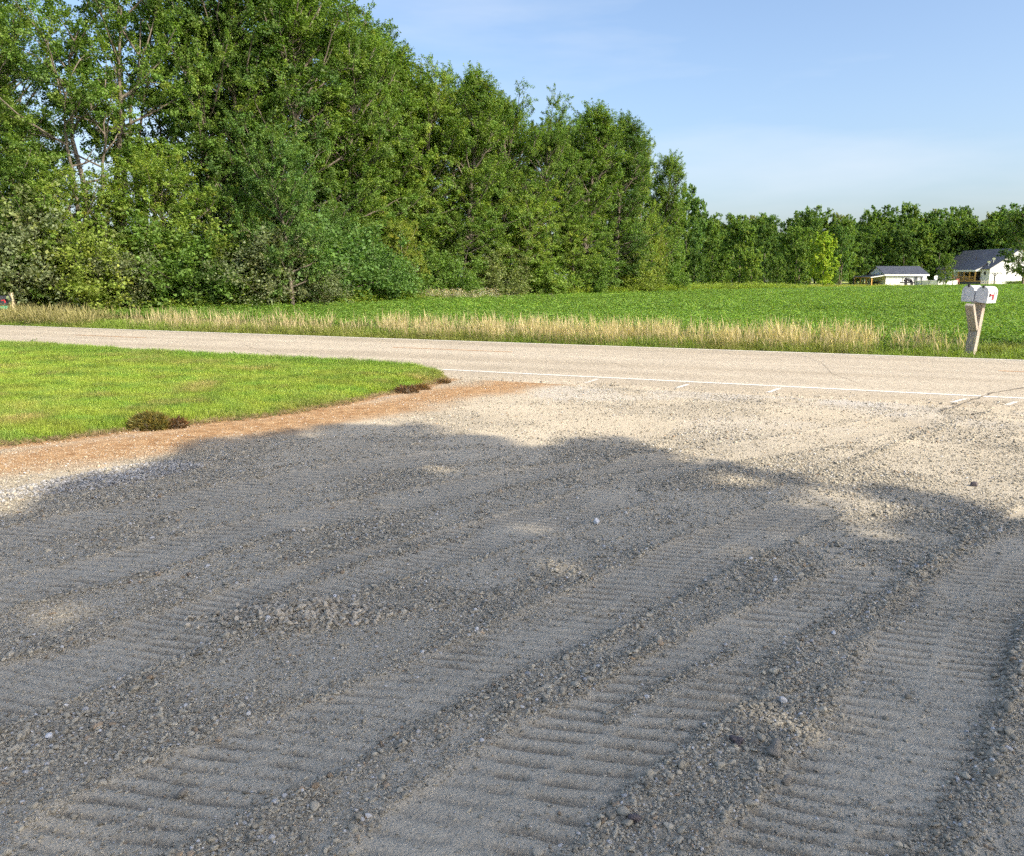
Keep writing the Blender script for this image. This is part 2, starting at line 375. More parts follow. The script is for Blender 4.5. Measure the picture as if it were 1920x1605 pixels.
crack([(455, 648), (470, 655), (500, 660), (520, 668)], 0.004, 6); crack([(1010, 668), (1080, 676), (1150, 684), (1190, 697)], 0.004, 7); crack([(1500, 668), (1540, 684), (1560, 705), (1610, 722)], 0.004, 8)

# lawn outline
lawn_px = [(0, 835), (60, 829), (130, 822), (190, 813), (250, 806), (330, 799), (400, 790), (470, 784), (540, 775), (610, 763), (660, 753), (700, 742), (745, 735), (790, 724), (832, 711), (822, 704), (795, 699), (772, 695)]
lawn_P = [(-16.0, 3.4), (-9.0, 6.1)] + [G(*p) for p in lawn_px] + [rd(s, T_NEAR - 0.1) for s in (-9.5, -12)] + [rd(-14.6, T_NEAR - 0.08), rd(-16.2, T_NEAR + 0.16), rd(-20, T_NEAR + 0.2), rd(-60, T_NEAR), (-75, 10)]
def lawn_edge(x, y):      # distance to the drive side of the lawn
    return pl_dist(x, y, lawn_P[:17])[0]

# --- driveway relief
TR = [dict(p=[(2000, 960), (1905, 1030), (1800, 1130), (1762, 1200), (1735, 1280), (1690, 1380), (1630, 1500), (1560, 1600), (1480, 1700)], w=.27, a=1.0),
      dict(p=[(1640, 1090), (1530, 1150), (1430, 1200), (1330, 1255), (1230, 1315), (1100, 1405), (960, 1500), (820, 1610)], w=.26, a=1.0),
      dict(p=[(1500, 960), (1350, 1020), (1180, 1110), (1060, 1165), (900, 1250), (700, 1340), (450, 1440), (200, 1560)], w=.24, a=.85),
      dict(p=[(1150, 930), (980, 985), (820, 1030), (690, 1060), (540, 1110), (300, 1190), (0, 1300), (-200, 1380)], w=.27, a=.95),
      dict(p=[(1250, 860), (980, 890), (760, 935), (520, 985), (250, 1050), (0, 1115), (-200, 1170)], w=.25, a=.85),
      dict(p=[(900, 850), (700, 872), (450, 915), (200, 965), (0, 1010), (-200, 1060)], w=.25, a=.7),
      dict(p=[(1700, 790), (1500, 830), (1300, 860), (1150, 900)], w=.3, a=.45)]
for q in TR: q['P'] = smooth_pl([G(*p) for p in q['p']])
RIDGE = [dict(p=[(0, 1150), (120, 1118), (250, 1090), (380, 1052), (510, 1005), (640, 985)], w=.05, h=.022),
         dict(p=[(470, 1135), (560, 1098), (640, 1070), (700, 1048), (800, 1020), (900, 1003)], w=.06, h=.03),
         dict(p=[(440, 1175), (520, 1188), (620, 1172), (740, 1152), (860, 1125), (1000, 1098)], w=.05, h=.018),
         dict(p=[(-60, 1250), (30, 1232), (100, 1215), (250, 1180)], w=.05, h=.022),
         dict(p=[(680, 1430), (760, 1380), (850, 1335), (930, 1290), (1060, 1230), (1200, 1165)], w=.05, h=.02),
         dict(p=[(1960, 965), (1880, 990), (1800, 1035), (1720, 1085), (1640, 1130), (1560, 1165), (1500, 1215), (1430, 1285)], w=.075, h=.038),
         dict(p=[(1960, 1130), (1905, 1210), (1890, 1300), (1850, 1400), (1800, 1500), (1735, 1605), (1700, 1680)], w=.06, h=.032),
         dict(p=[(1110, 1375), (1165, 1335), (1240, 1290), (1330, 1240), (1400, 1205)], w=.035, h=.024),
         dict(p=[(900, 1370), (1000, 1310), (1100, 1265), (1200, 1225), (1290, 1195)], w=.04, h=.018),
         dict(p=[(1480, 900), (1640, 850), (1800, 790), (1860, 770)], w=.06, h=.018),
         dict(p=[(900, 930), (1060, 890), (1180, 850), (1300, 810)], w=.06, h=.014),
         dict(p=[(330, 905), (430, 893), (520, 875), (640, 860)], w=.05, h=.016)]
for q in RIDGE: q['P'] = smooth_pl([G(*p) for p in q['p']])
PILE = G(545, 1160)
WHITE = [G(*p) for p in [(-150, 985), (30, 935), (130, 925), (260, 905), (400, 872), (330, 862), (230, 872), (130, 892), (30, 915), (-150, 950)]]
DIRT_C = smooth_pl([G(*p) for p in [(-200, 905), (0, 868), (200, 838), (400, 808), (560, 790), (700, 765), (800, 745), (900, 728), (1000, 716), (1060, 712)]])

def drive_fields(x, y):
    """height, dust, dirt, white, pebble density at ground points"""
    base = 0.012 * (fbm(x, y, 2.2, 3, 3) - .5) + 0.008 * (fbm(x, y, .5, 4, 3) - .5)
    wx = x + .03 * (vnoise(x, y, .3, 8) - .5); wy = y + .028 * (vnoise(x, y, .25, 9) - .5) + .06 * (vnoise(x, y, 1.1, 19) - .5)
    h = base; gr = np.zeros(x.shape); ins = np.zeros(x.shape); edge = np.zeros(x.shape)
    lump = fbm(x, y, .09, 12, 3)
    for k, q in enumerate(TR):
        d, s = pl_dist(wx, wy, q['P'])
        i = 1 - sstep(q['w'] * .85, q['w'] * 1.1, d)
        e = np.exp(-((d - q['w'] * 1.12) / .05) ** 2)
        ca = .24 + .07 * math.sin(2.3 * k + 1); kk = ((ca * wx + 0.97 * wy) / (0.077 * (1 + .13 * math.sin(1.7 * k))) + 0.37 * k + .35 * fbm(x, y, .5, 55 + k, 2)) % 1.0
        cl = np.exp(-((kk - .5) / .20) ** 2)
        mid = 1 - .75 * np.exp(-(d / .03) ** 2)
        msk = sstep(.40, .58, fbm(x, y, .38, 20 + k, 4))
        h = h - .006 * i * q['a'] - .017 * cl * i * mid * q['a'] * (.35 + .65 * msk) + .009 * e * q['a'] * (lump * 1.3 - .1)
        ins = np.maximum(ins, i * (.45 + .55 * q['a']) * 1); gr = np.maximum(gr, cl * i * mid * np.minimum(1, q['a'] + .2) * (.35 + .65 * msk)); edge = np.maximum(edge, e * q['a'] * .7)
    rdg = np.zeros(x.shape)
    for q in RIDGE:
        d, s = pl_dist(wx, wy, q['P']); L_ = sum(math.hypot(a[0] - b[0], a[1] - b[1]) for a, b in zip(q['P'][:-1], q['P'][1:]))
        e = np.exp(-(d / q['w']) ** 2) * sstep(0, .15, s) * sstep(0, .15, L_ - s)
        h = h + .34 * q['h'] * e * (.45 + 1.1 * lump); rdg = np.maximum(rdg, e)
    dx, dy = x - PILE[0], y - PILE[1]
    pe = np.exp(-((dx * .95 + dy * .3) / .33) ** 2 - ((dy * .95 - dx * .3) / .17) ** 2); h = h + .055 * pe * (.5 + lump)
    dd, _ = pl_dist(x, y, DIRT_C); dirt = 1 - sstep(.15, 1.1, dd + .7 * (fbm(x, y, .6, 31, 4) - .5))
    le = lawn_edge(x, y); dirt = np.maximum(dirt, 1 - sstep(.1, .45, le))
    wd = inpoly(x, y, WHITE).astype(float); wp = pl_dist(x, y, WHITE + WHITE[:1])[0]
    white = np.clip(wd * sstep(0, .12, wp) + .0, 0, 1) * (.25 + .5 * lump)
    s_, t_ = st_of(x, y)
    white = np.maximum(white, .75 * np.exp(-((t_ - 11.75) / .45) ** 2) * sstep(-3, 1, s_) * sstep(.35, .6, fbm(x, y, .7, 35, 3)))
    wn = sstep(.5, .72, fbm(x, y, 1.3, 41, 3)); white = np.maximum(white, .35 * wn * sstep(7, 11, y))
    nz = fbm(x, y, .8, 40, 4)
    dust = np.clip(ins * (.62 + .5 * sstep(.35, .6, fbm(x, y, .3, 46, 4))) + sstep(.40, .60, nz) * .85, 0, 1) * (1 - .7 * rdg) * (1 - .9 * pe) * (1 - .4 * edge) * (1 - white)
    dust = np.clip(dust + .55 * sstep(5.5, 9, y), 0, 1)  # pale colour increased towards the road, painting in the sunlit gravel
    dust = dust * (1 - .9 * gr * (1 - .5 * sstep(7, 11, y)))
    h = h + .009 * (fbm(x, y, .05, 50, 3) - .5) * (1 - .7 * dust)
    h = h + .03 * white * (wd > 0) * lump
    h = h - .05 * sstep(T_EDGE - .5, T_EDGE + .1, t_)*0.4
    den = (1 - .93 * ins) * (.32 + .95 * sstep(.35, .65, 1 - nz)) + 1.5 * rdg + .6 * edge + 2.5 * pe + 1.6 * white * (wd > 0) + .06 + .19 * (1 - ins) + .34 * sstep(.48, .68, fbm(x, y, .35, 45, 3))
    den = den * (1 - .45 * dirt) * (1 - .45 * sstep(6.5, 9.5, y) * (1 - .6 * white))
    return h, dust, dirt, white, den, gr

ny, nx = 860, 600
yy = 1.4 * (14.6 / 1.4) ** (np.arange(ny) / (ny - 1))
Yd = np.repeat(yy[:, None], nx, 1); Xd = np.linspace(-1, 1, nx)[None, :] * (0.80 * Yd + 1.4)
s_, t_ = st_of(Xd, Yd)
hd, dust, dirt, white, den, groove_dark = drive_fields(Xd, Yd)
Vd = np.stack([Xd, Yd, hd], -1).reshape(-1, 3)
fd = gridf(nx, ny)
keep = (t_.reshape(-1)[fd].min(1) < T_EDGE + .25) & ~(inpoly(Xd, Yd, lawn_P).reshape(-1)[fd].all(1) & (lawn_edge(Xd, Yd).reshape(-1)[fd].min(1) > .3))
fd = fd[keep]; used = np.unique(fd); rm = np.zeros(len(Vd), int); rm[used] = np.arange(len(used))
drv = obj('driveway', np_mesh('driveway', Vd[used], rm[fd], M_drive, dict(dust=dust.ravel()[used], dirt=dirt.ravel()[used], white=white.ravel()[used], groove_dark=groove_dark.ravel()[used]), smooth=True)); drv['kind'] = 'structure'
# wide flat continuation of the gravel yard round and behind the viewpoint
strip('gravel_yard', [(-16, 3.2), (-14, -14), (26, -14), rd(22, T_EDGE - .2), rd(-1, T_EDGE - .2), (-5, 8)], -0.045, M_drive, kind='structure')

# --- lawn sheet, verge, field, meadow
def filled(name, P, z, m, step, relief=0.0, drop_edge=None, seed=0, zf=None):
    P = np.array(P); x0, y0 = P.min(0); x1, y1 = P.max(0)
    xs = np.arange(x0, x1 + step, step); ys = np.arange(y0, y1 + step, step); X, Y = np.meshgrid(xs, ys)
    fcs = gridf(len(xs), len(ys)); cx = X.ravel()[fcs].mean(1); cyy = Y.ravel()[fcs].mean(1)
    fcs = fcs[inpoly(cx, cyy, [tuple(p) for p in P])]
    Z = z + relief * (fbm(X, Y, 1.2, seed, 3) - .5)
    if zf is not None: Z = Z + zf(X, Y)
    u = np.unique(fcs); r = np.zeros(X.size, int); r[u] = np.arange(len(u))
    o = obj(name, np_mesh(name, np.stack([X, Y, Z], -1).reshape(-1, 3)[u], r[fcs], m, smooth=True)); o['kind'] = 'structure'; return o
def lawn_z(x, y): return 0.045 * sstep(0, .35, lawn_edge(x, y)) + 0.02 * (fbm(x, y, 1.2, 2, 3) - .5) * sstep(0, .5, lawn_edge(x, y))
filled('lawn', lawn_P, 0.0, M_lawnsoil, 0.16, zf=lawn_z)
strip('roadside_verge', [rd(-70, T_END + .04), rd(260, T_END + .04), rd(260, T_END + 3), rd(-70, T_END + 3)], -0.03, M_verge, kind='structure')
edge_px = [(60, 592), (300, 594), (480, 590), (640, 585), (800, 573), (900, 566), (1100, 560), (1240, 554), (1500, 547.5), (1600, 545), (1760, 541), (1920, 537.5)]
EDGE = [G(*p) for p in edge_px]
field_P = [rd(-17, T_END + 2.1), rd(200, T_END + 2.1), (230, 178)] + [(140, 162)] + EDGE[::-1]
filled('field', field_P, -0.02, M_fieldsoil, 1.5)
meadow_P = EDGE + [(140, 162), (230, 178), (240, 330), (40, 330), (-60, 330), (-60, 40), (-22, 38)]
filled('meadow', meadow_P, -0.06, M_meadow, 4, zf=gz)

# ------------------------------------------------------------------ scatter (points carry rotation, size, tint, kind)
def scatter(name, P, rot, scl, tint, idx, protos, parent=None, label=None, cat=None):
    me = bpy.data.meshes.new(name); P = np.asarray(P, np.float32)
    me.vertices.add(len(P)); me.vertices.foreach_set('co', P.ravel())
    for k, a, ty in (('rot', rot, 'FLOAT_VECTOR'), ('scl', scl, 'FLOAT_VECTOR'), ('tint', tint, 'FLOAT_VECTOR')):
        at = me.attributes.new(k, ty, 'POINT'); at.data.foreach_set('vector', np.asarray(a, np.float32).ravel())
    at = me.attributes.new('idx', 'INT', 'POINT'); at.data.foreach_set('value', np.asarray(idx, np.int32))
    o = obj(name, me, parent)
    c = bpy.data.collections.new(name + '_kinds')
    for k, pm in enumerate(protos):
        c.objects.link(bpy.data.objects.new('%s_kind_%02d' % (name, k), pm))
    ng = bpy.data.node_groups.new(name, 'GeometryNodeTree')
    ng.interface.new_socket('Geometry', in_out='INPUT', socket_type='NodeSocketGeometry'); ng.interface.new_socket('Geometry', in_out='OUTPUT', socket_type='NodeSocketGeometry')
    n = ng.nodes; gi = n.new('NodeGroupInput'); go = n.new('NodeGroupOutput'); ip = n.new('GeometryNodeInstanceOnPoints'); ci = n.new('GeometryNodeCollectionInfo')
    ci.inputs[0].default_value = c; ci.inputs['Separate Children'].default_value = True; ci.inputs['Reset Children'].default_value = True
    def na(nm, ty):
        q = n.new('GeometryNodeInputNamedAttribute'); q.data_type = ty; q.inputs[0].default_value = nm; return q.outputs[0]
    l = ng.links.new
    l(gi.outputs[0], ip.inputs['Points']); l(ci.outputs[0], ip.inputs['Instance']); ip.inputs['Pick Instance'].default_value = True
    l(na('idx', 'INT'), ip.inputs['Instance Index']); l(na('rot', 'FLOAT_VECTOR'), ip.inputs['Rotation']); l(na('scl', 'FLOAT_VECTOR'), ip.inputs['Scale'])
    l(ip.outputs[0], go.inputs[0])
    mod = o.modifiers.new('scatter', 'NODES'); mod.node_group = ng
    o['kind'] = 'stuff'
    if label: o['label'] = label
    if cat: o['category'] = cat
    return o

# ------------------------------------------------------------------ pebbles
import bmesh
def pebble(seed, sub, flat, rough, angular=False, m=None):
    r = np.random.default_rng(seed); bm = bmesh.new(); bmesh.ops.create_icosphere(bm, subdivisions=sub, radius=.5)
    co = np.array([v.co[:] for v in bm.verts]); d = co / np.linalg.norm(co, axis=1)[:, None]
    if angular:
        rad = np.full(len(d), .5)
        for _ in range(11):
            n_ = r.normal(size=3); n_ /= np.linalg.norm(n_); k = r.uniform(.30, .44)
            dp = d @ n_; rad = np.where(dp > 0.01, np.minimum(rad, k / np.maximum(dp, .01)), rad)
    else:
        rad = np.full(len(d), .5)
        for _ in range(6):
            n_ = r.normal(size=3); n_ /= np.linalg.norm(n_); rad += rough * .12 * np.sin(3 * (d @ n_) + r.uniform(0, 6))
    co = d * rad[:, None] * np.array([1, r.uniform(.68, .9), flat])
    for v, c_ in zip(bm.verts, co): v.co = c_
    me = bpy.data.meshes.new('pebble'); bm.to_mesh(me); bm.free()
    if not angular: me.polygons.foreach_set('use_smooth', np.ones(len(me.polygons), bool))
    me.materials.append(m or M_peb); return me
PEB = [pebble(1, 3, .62, .6), pebble(2, 3, .7, .9), pebble(3, 2, .55, .8), pebble(4, 3, .8, .5), pebble(5, 3, .7, .4, True), pebble(6, 3, .8, .4, True), pebble(7, 2, .65, .4, True)]
rng = np.random.default_rng(11)
def hfield(x, y): return drive_fields(x, y)
def peb_points(n, y0, y1, smin, smax, dens, wide=.68, off=.25):
    # even over the ground in a wedge in front of the viewpoint
    y = np.sqrt(rng.uniform(y0 ** 2, y1 ** 2, n)); x = rng.uniform(-1, 1, n) * (wide * y + off)
    h, du, di, wh, de, ins = hfield(x, y); s_, t_ = st_of(x, y)
    spill = 1 - sstep(T_EDGE - .35, T_EDGE + .5, t_ + .5 * (fbm(x, y, .5, 77, 3) - .5))
    k = (rng.uniform(0, 1, n) < np.clip(de * dens, 0, 1) * spill) & ~inpoly(x, y, lawn_P)
    x, y, h, du, di, wh, de = [a[k] for a in (x, y, h, du, di, wh, de)]; m_ = len(x)
    u = rng.uniform(0, 1, m_); size = smin * (smax / smin) ** (u ** 1.9) * np.clip(.8 + .25 * de, .8, 1.3)
    s_, t_ = st_of(x, y); h = np.where(t_ > T_EDGE - .02, np.interp(t_, tts[1:-1], zz[1:-1]), h)
    g_ = rng.uniform(.62, 1.2, m_)[:, None]
    col = np.array([.380, .343, .270]) * g_
    pale = rng.uniform(0, 1, m_) < (.06 + .6 * wh); col[pale] = np.array([.50, .49, .475]) * rng.uniform(.65, 1.15, pale.sum())[:, None]
    brn = (rng.uniform(0, 1, m_) < .03) & ~pale; col[brn] = np.array([.36, .275, .19]) * g_[brn]
    dk = (rng.uniform(0, 1, m_) < .12) & ~pale; col[dk] *= .65
    col = col * (1 - di[:, None] * .6 * ~pale[:, None]) + np.array([.38, .27, .165]) * di[:, None] * .6 * ~pale[:, None]
    idx = np.where(pale, rng.integers(4, 7, m_), rng.choice([0, 1, 2, 3, 4, 5, 6], m_))
    rot = np.stack([rng.normal(0, .3, m_), rng.normal(0, .3, m_), rng.uniform(0, 6.28, m_)], 1)
    sclv = size[:, None] * np.stack([rng.uniform(.85, 1.2, m_), rng.uniform(.85, 1.15, m_), rng.uniform(.8, 1.2, m_)], 1)
    return np.stack([x, y, h + size * rng.uniform(.02, .26, m_)], 1), rot, sclv, col, idx
parts = [peb_points(190000, 1.5, 4.2, .0035, .012, .75), peb_points(42000, 1.5, 4.2, .008, .021, .42), peb_points(1500, 1.5, 4.2, .02, .034, .3),
         peb_points(170000, 4.2, 8, .006, .018, .55), peb_points(14000, 4.2, 8, .014, .03, .45),
         peb_points(120000, 8, 13.8, .010, .027, .55)]
# heap of coarser stones at the end of the blade cut
n_ = 620; hx = PILE[0] + rng.normal(0, .18, n_); hy = PILE[1] + rng.normal(0, .075, n_) - .25 * (hx - PILE[0]) * 0
h_ = hfield(hx, hy)[0]; sz = rng.uniform(.013, .034, n_)
parts.append((np.stack([hx, hy, h_ + sz * .3], 1), np.stack([rng.normal(0, .5, n_), rng.normal(0, .5, n_), rng.uniform(0, 6.28, n_)], 1), np.repeat(sz[:, None], 3, 1), np.array([.36, .32, .255]) * rng.uniform(.6, 1.5, n_)[:, None], rng.integers(0, 7, n_)))
# angular pale stones in the strip by the dirt
n_ = 6000; lo = np.min(WHITE, 0); hi = np.max(WHITE, 0); hx = rng.uniform(lo[0], hi[0], n_); hy = rng.uniform(lo[1], hi[1], n_); k = inpoly(hx, hy, WHITE); hx, hy = hx[k], hy[k]; n_ = len(hx)
h_ = hfield(hx, hy)[0]; sz = rng.uniform(.012, .03, n_)
parts.append((np.stack([hx, hy, h_ + sz * .3], 1), np.stack([rng.normal(0, .6, n_), rng.normal(0, .6, n_), rng.uniform(0, 6.28, n_)], 1), np.repeat(sz[:, None], 3, 1), np.array([.36, .35, .335]) * rng.uniform(.4, 1.25, n_)[:, None], rng.integers(4, 7, n_)))
A = [np.concatenate([q[k] for q in parts]) for k in range(5)]
scatter('gravel', *A, PEB, label='loose grey and pale gravel spread over the driveway')

# individually visible stones
def single_stone(px, py, size, m, label, flat=.75, ang=False, seed=0):
    x, y = G(px, py); h = float(hfield(np.array([x]), np.array([y]))[0][0])
    o = obj('stone', pebble(seed + 60, 4, flat, .7, ang, m)); o.location = (x, y, h + size * flat * .38); o.scale = (size,) * 3; o.rotation_euler = (.15, -.1, seed * 1.3)
    return tag(o, label, 'stone')
single_stone(1449, 1416, .062, M_stone, 'largest rounded brown-grey stone, just below the bright sun spot', seed=1)
single_stone(1380, 1396, .042, M_stone_d, 'dark rounded stone a step left of the largest stone', seed=2)
single_stone(1415, 1396, .034, M_stone, 'small flat grey stone between the dark stone and the largest stone', .6, seed=3)
single_stone(1118, 983, .062, M_stone_w, 'lone pale stone in the middle of the shaded gravel', .75, True, 4)
single_stone(1827, 911, .07, M_stone_d, 'small dark stone alone on the sunlit gravel', .6, True, 5)
single_stone(92, 1384 + 0, .03, M_stone_w, 'pale chip on the dusty track near the lower left', .6, True, 6)
single_stone(341, 1490, .040, M_stone, 'rounded grey stone among coarse gravel at the lower left', .8, False, 7)
single_stone(1563, 1190, .028, M_stone_w, 'small white stone lying on the broad gravel ridge', .7, True, 8)
single_stone(1187, 1541, .036, M_stone_d, 'smooth dark round stone near the bottom edge centre', .85, False, 9)
single_stone(1472, 1436+30, .036, M_stone, 'domed grey stone below the largest stone', .8, False, 10)
single_stone(628, 1130, .032, M_stone_w, 'white stone on the crest above the small stone heap', .8, True, 11)

# ------------------------------------------------------------------ leafy building blocks
def leaves(P, D, U, s, wd=.42, fold=.14):
    """kite leaves: P base, D direction, U up, s size"""
    S = np.cross(D, U); S /= np.linalg.norm(S, axis=1)[:, None] + 1e-9; Nn = np.cross(S, D); s = s[:, None]
    V = np.stack([P, P + D * .45 * s + S * wd * s + Nn * fold * s, P + D * s - Nn * .12 * s, P + D * .45 * s - S * wd * s + Nn * fold * s], 1)
    f = np.arange(len(P) * 4).reshape(-1, 4)
    return V.reshape(-1, 3), f
def unit(v): return v / (np.linalg.norm(v, axis=-1, keepdims=True) + 1e-9)
def tubes(L_, sides=6):
    V = []; Fc = []; b = 0
    for pts, rad in L_:
        pts = np.asarray(pts, float); n = len(pts); tan = unit(np.gradient(pts, axis=0))
        ref = np.array([0, 0, 1.]) if abs(tan[0][2]) < .8 else np.array([1., 0, 0])
        a = unit(np.cross(tan, ref)); c = np.cross(tan, a); ang = np.arange(sides) * 2 * np.pi / sides
        V.append((pts[:, None] + rad[:, None, None] * (np.cos(ang)[None, :, None] * a[:, None] + np.sin(ang)[None, :, None] * c[:, None])).reshape(-1, 3))
        i = np.arange(n * sides).reshape(n, sides); j = np.roll(i, -1, 1)
        Fc.append(np.stack([i[:-1], j[:-1], j[1:], i[1:]], -1).reshape(-1, 4) + b); b += n * sides
    return np.concatenate(V), np.concatenate(Fc)

def tree_meshes(seed, H=14., R=4., h0=2.5, nprim=30, leaf=.16, nleaf=26000, lean=0.0, up=.5, shape=1.0, drop=.12, stems=1, droop=0.0, vis_wood=True, sec_n=9):
    r = np.random.default_rng(seed); wood = []; PS = []; PD = []; PL = []
    for st_i in range(stems):
        az0 = r.uniform(0, 6.28); off = 0 if stems == 1 else .35
        n = 12; tt = np.linspace(0, 1, n); hh = H * (1 if st_i == 0 else r.uniform(.75, .97))
        dr = np.array([math.cos(az0), math.sin(az0)]) * (lean if stems == 1 else r.uniform(.06, .16)) * hh
        wob = np.cumsum(r.normal(0, .012 * hh, (n, 2)), 0) * tt[:, None]
        tp = np.stack([math.cos(az0) * off + dr[0] * tt ** 1.2 + wob[:, 0], math.sin(az0) * off + dr[1] * tt ** 1.2 + wob[:, 1], tt * hh * .96 - .2], 1)
        r0 = .017 * hh / (stems ** .35); wood.append((tp, r0 * (1 - tt * .9) ** .9 + .012))
        npz = max(5, nprim // stems)
        for i in range(npz):
            u = (i + r.uniform(0, 1)) / npz; ht = h0 + (hh * .95 - h0) * u ** .85; s = (ht - h0) / (hh - h0)
            env = (math.sin(math.pi * min(.98, (.22 + .74 * s)) ** shape)) ** .75
            az = i * 2.39996 + r.normal(0, .35) + az0; el = math.radians(12 + 62 * s ** 1.3 * (.6 + up * .6) + r.normal(0, 8))
            ln = max(.8, R * env * r.uniform(.65, 1.15)) / max(.45, math.cos(el)) * (.85 if stems > 1 else 1)
            base = np.array([np.interp(ht, tp[:, 2], tp[:, k]) for k in range(3)])
            k = np.linspace(0, 1, 7)[:, None]; d0 = np.array([math.cos(az) * math.cos(el), math.sin(az) * math.cos(el), math.sin(el)])
            pts = base + d0 * ln * k + np.array([0, 0, 1]) * ln * (.22 * up - .25 * droop) * k ** 2 + np.cumsum(r.normal(0, .03 * ln, (7, 3)), 0) * k
            wood.append((pts, (r0 * .42 * (1 - s * .5)) * (1 - k[:, 0] * .85) + .006))
            ns = max(4, int(sec_n * (ln / R) ** .5 + 2))
            for j in range(ns):
                if r.uniform() < drop: continue
                q = .22 + .78 * (j + r.uniform(0, 1)) / ns; b0 = np.array([np.interp(q, k[:, 0], pts[:, c]) for c in range(3)])
                dd = unit(d0 * .7 + r.normal(0, .55, 3) + np.array([0, 0, .35 * up - .5 * droop])); sl = (.24 * ln * (1.25 - q) + .55) * r.uniform(.8, 1.3)
                e = b0 + dd * sl + np.array([0, 0, .12 * sl * (up - droop)])
                if r.uniform() < .6: wood.append((np.stack([b0, (b0 + e) / 2 + r.normal(0, .04, 3), e]), np.array([.022, .014, .006]) * (H / 14)))
                for m_ in range(3):
                    q2 = r.uniform(.25, 1); PS.append(b0 + (e - b0) * q2); v_ = unit(dd * .8 + r.normal(0, .6, 3) + np.array([0, 0, .3 * up + .5 * s ** 2 * up - .8 * droop])); PD.append(v_); PL.append(r.uniform(.45, 1.0) * (H / 14) ** .5 * (1.25 if s > .75 else 1))
    PS = np.array(PS); PD = np.array(PD); PL = np.array(PL); per = max(6, int(nleaf / len(PS)))
    S = np.repeat(PS, per, 0); Dv = np.repeat(PD, per, 0); Ln = np.repeat(PL, per); q = r.uniform(0, 1, len(S)) ** .8
    P = S + Dv * (Ln * q)[:, None] + r.normal(0, 1, (len(S), 3)) * (.085 * (1.25 - q) + .025)[:, None] * (H / 14) ** .5
    d = unit(Dv * .5 + r.normal(0, .75, P.shape) + np.array([0, 0, -.25])); U = unit(r.normal(0, .42, P.shape) + Dv * .5 + np.array([0, 0, .8]))
    V, f = leaves(P, d, U, leaf * r.uniform(.65, 1.3, len(P)))
    lt = np.repeat(r.uniform(.75, 1.2, len(PS)), per) * r.uniform(.9, 1.1, len(P)); ly = np.clip(np.repeat(r.normal(.12, .2, len(PS)), per), 0, 1)
    crown = np_mesh('crown', V, f, M_leaf, dict(lt=np.repeat(lt, 4), ly=np.repeat(ly, 4)))
    Vw, fw = tubes(wood if vis_wood else wood[:1], 6)
    trunk = np_mesh('trunk', Vw, fw, M_bark, smooth=True)
    return crown, trunk, float(np.percentile(V[:, 2], 99.8))

TV = dict(
    yard=tree_meshes(13, 15, 5.0, 1.7, 38, .24, 30000, up=.35, shape=.95, droop=.2, drop=.05, sec_n=9),
    big=tree_meshes(1, 15, 4.2, 2.0, 46, .112, 84000, up=.6, shape=.9),
    big2=tree_meshes(2, 15, 4.6, 2.4, 44, .112, 84000, up=.45, shape=1.1, drop=.18),
    big3=tree_meshes(3, 16, 3.8, 1.6, 48, .11, 80000, up=.75, shape=.8),
    bare=tree_meshes(4, 16, 4.2, 6.2, 22, .12, 28000, stems=3, up=.5, drop=.25, sec_n=7),
    bare2=tree_meshes(5, 16, 4.0, 7.0, 18, .12, 22000, stems=2, up=.6, drop=.28, sec_n=7),
    young=tree_meshes(6, 8, 2.4, .9, 34, .095, 38000, up=.6, shape=.9, sec_n=8),
    young2=tree_meshes(7, 8, 2.8, .5, 34, .095, 38000, up=.3, shape=.75, droop=.25, sec_n=8),
    spire=tree_meshes(8, 14, 2.4, 1.5, 46, .11, 46000, up=.95, shape=.7, sec_n=7),
    far=tree_meshes(9, 15, 4.8, .2, 38, .36, 19000, up=.5, shape=.85, drop=.04, vis_wood=False, sec_n=7),
    far2=tree_meshes(10, 15, 4.5, .2, 40, .34, 19000, up=.65, shape=.8, drop=.04, vis_wood=False, sec_n=7),
    far3=tree_meshes(12, 13, 5.2, .1, 36, .36, 19000, up=.3, shape=.95, drop=.04, vis_wood=False, sec_n=7))
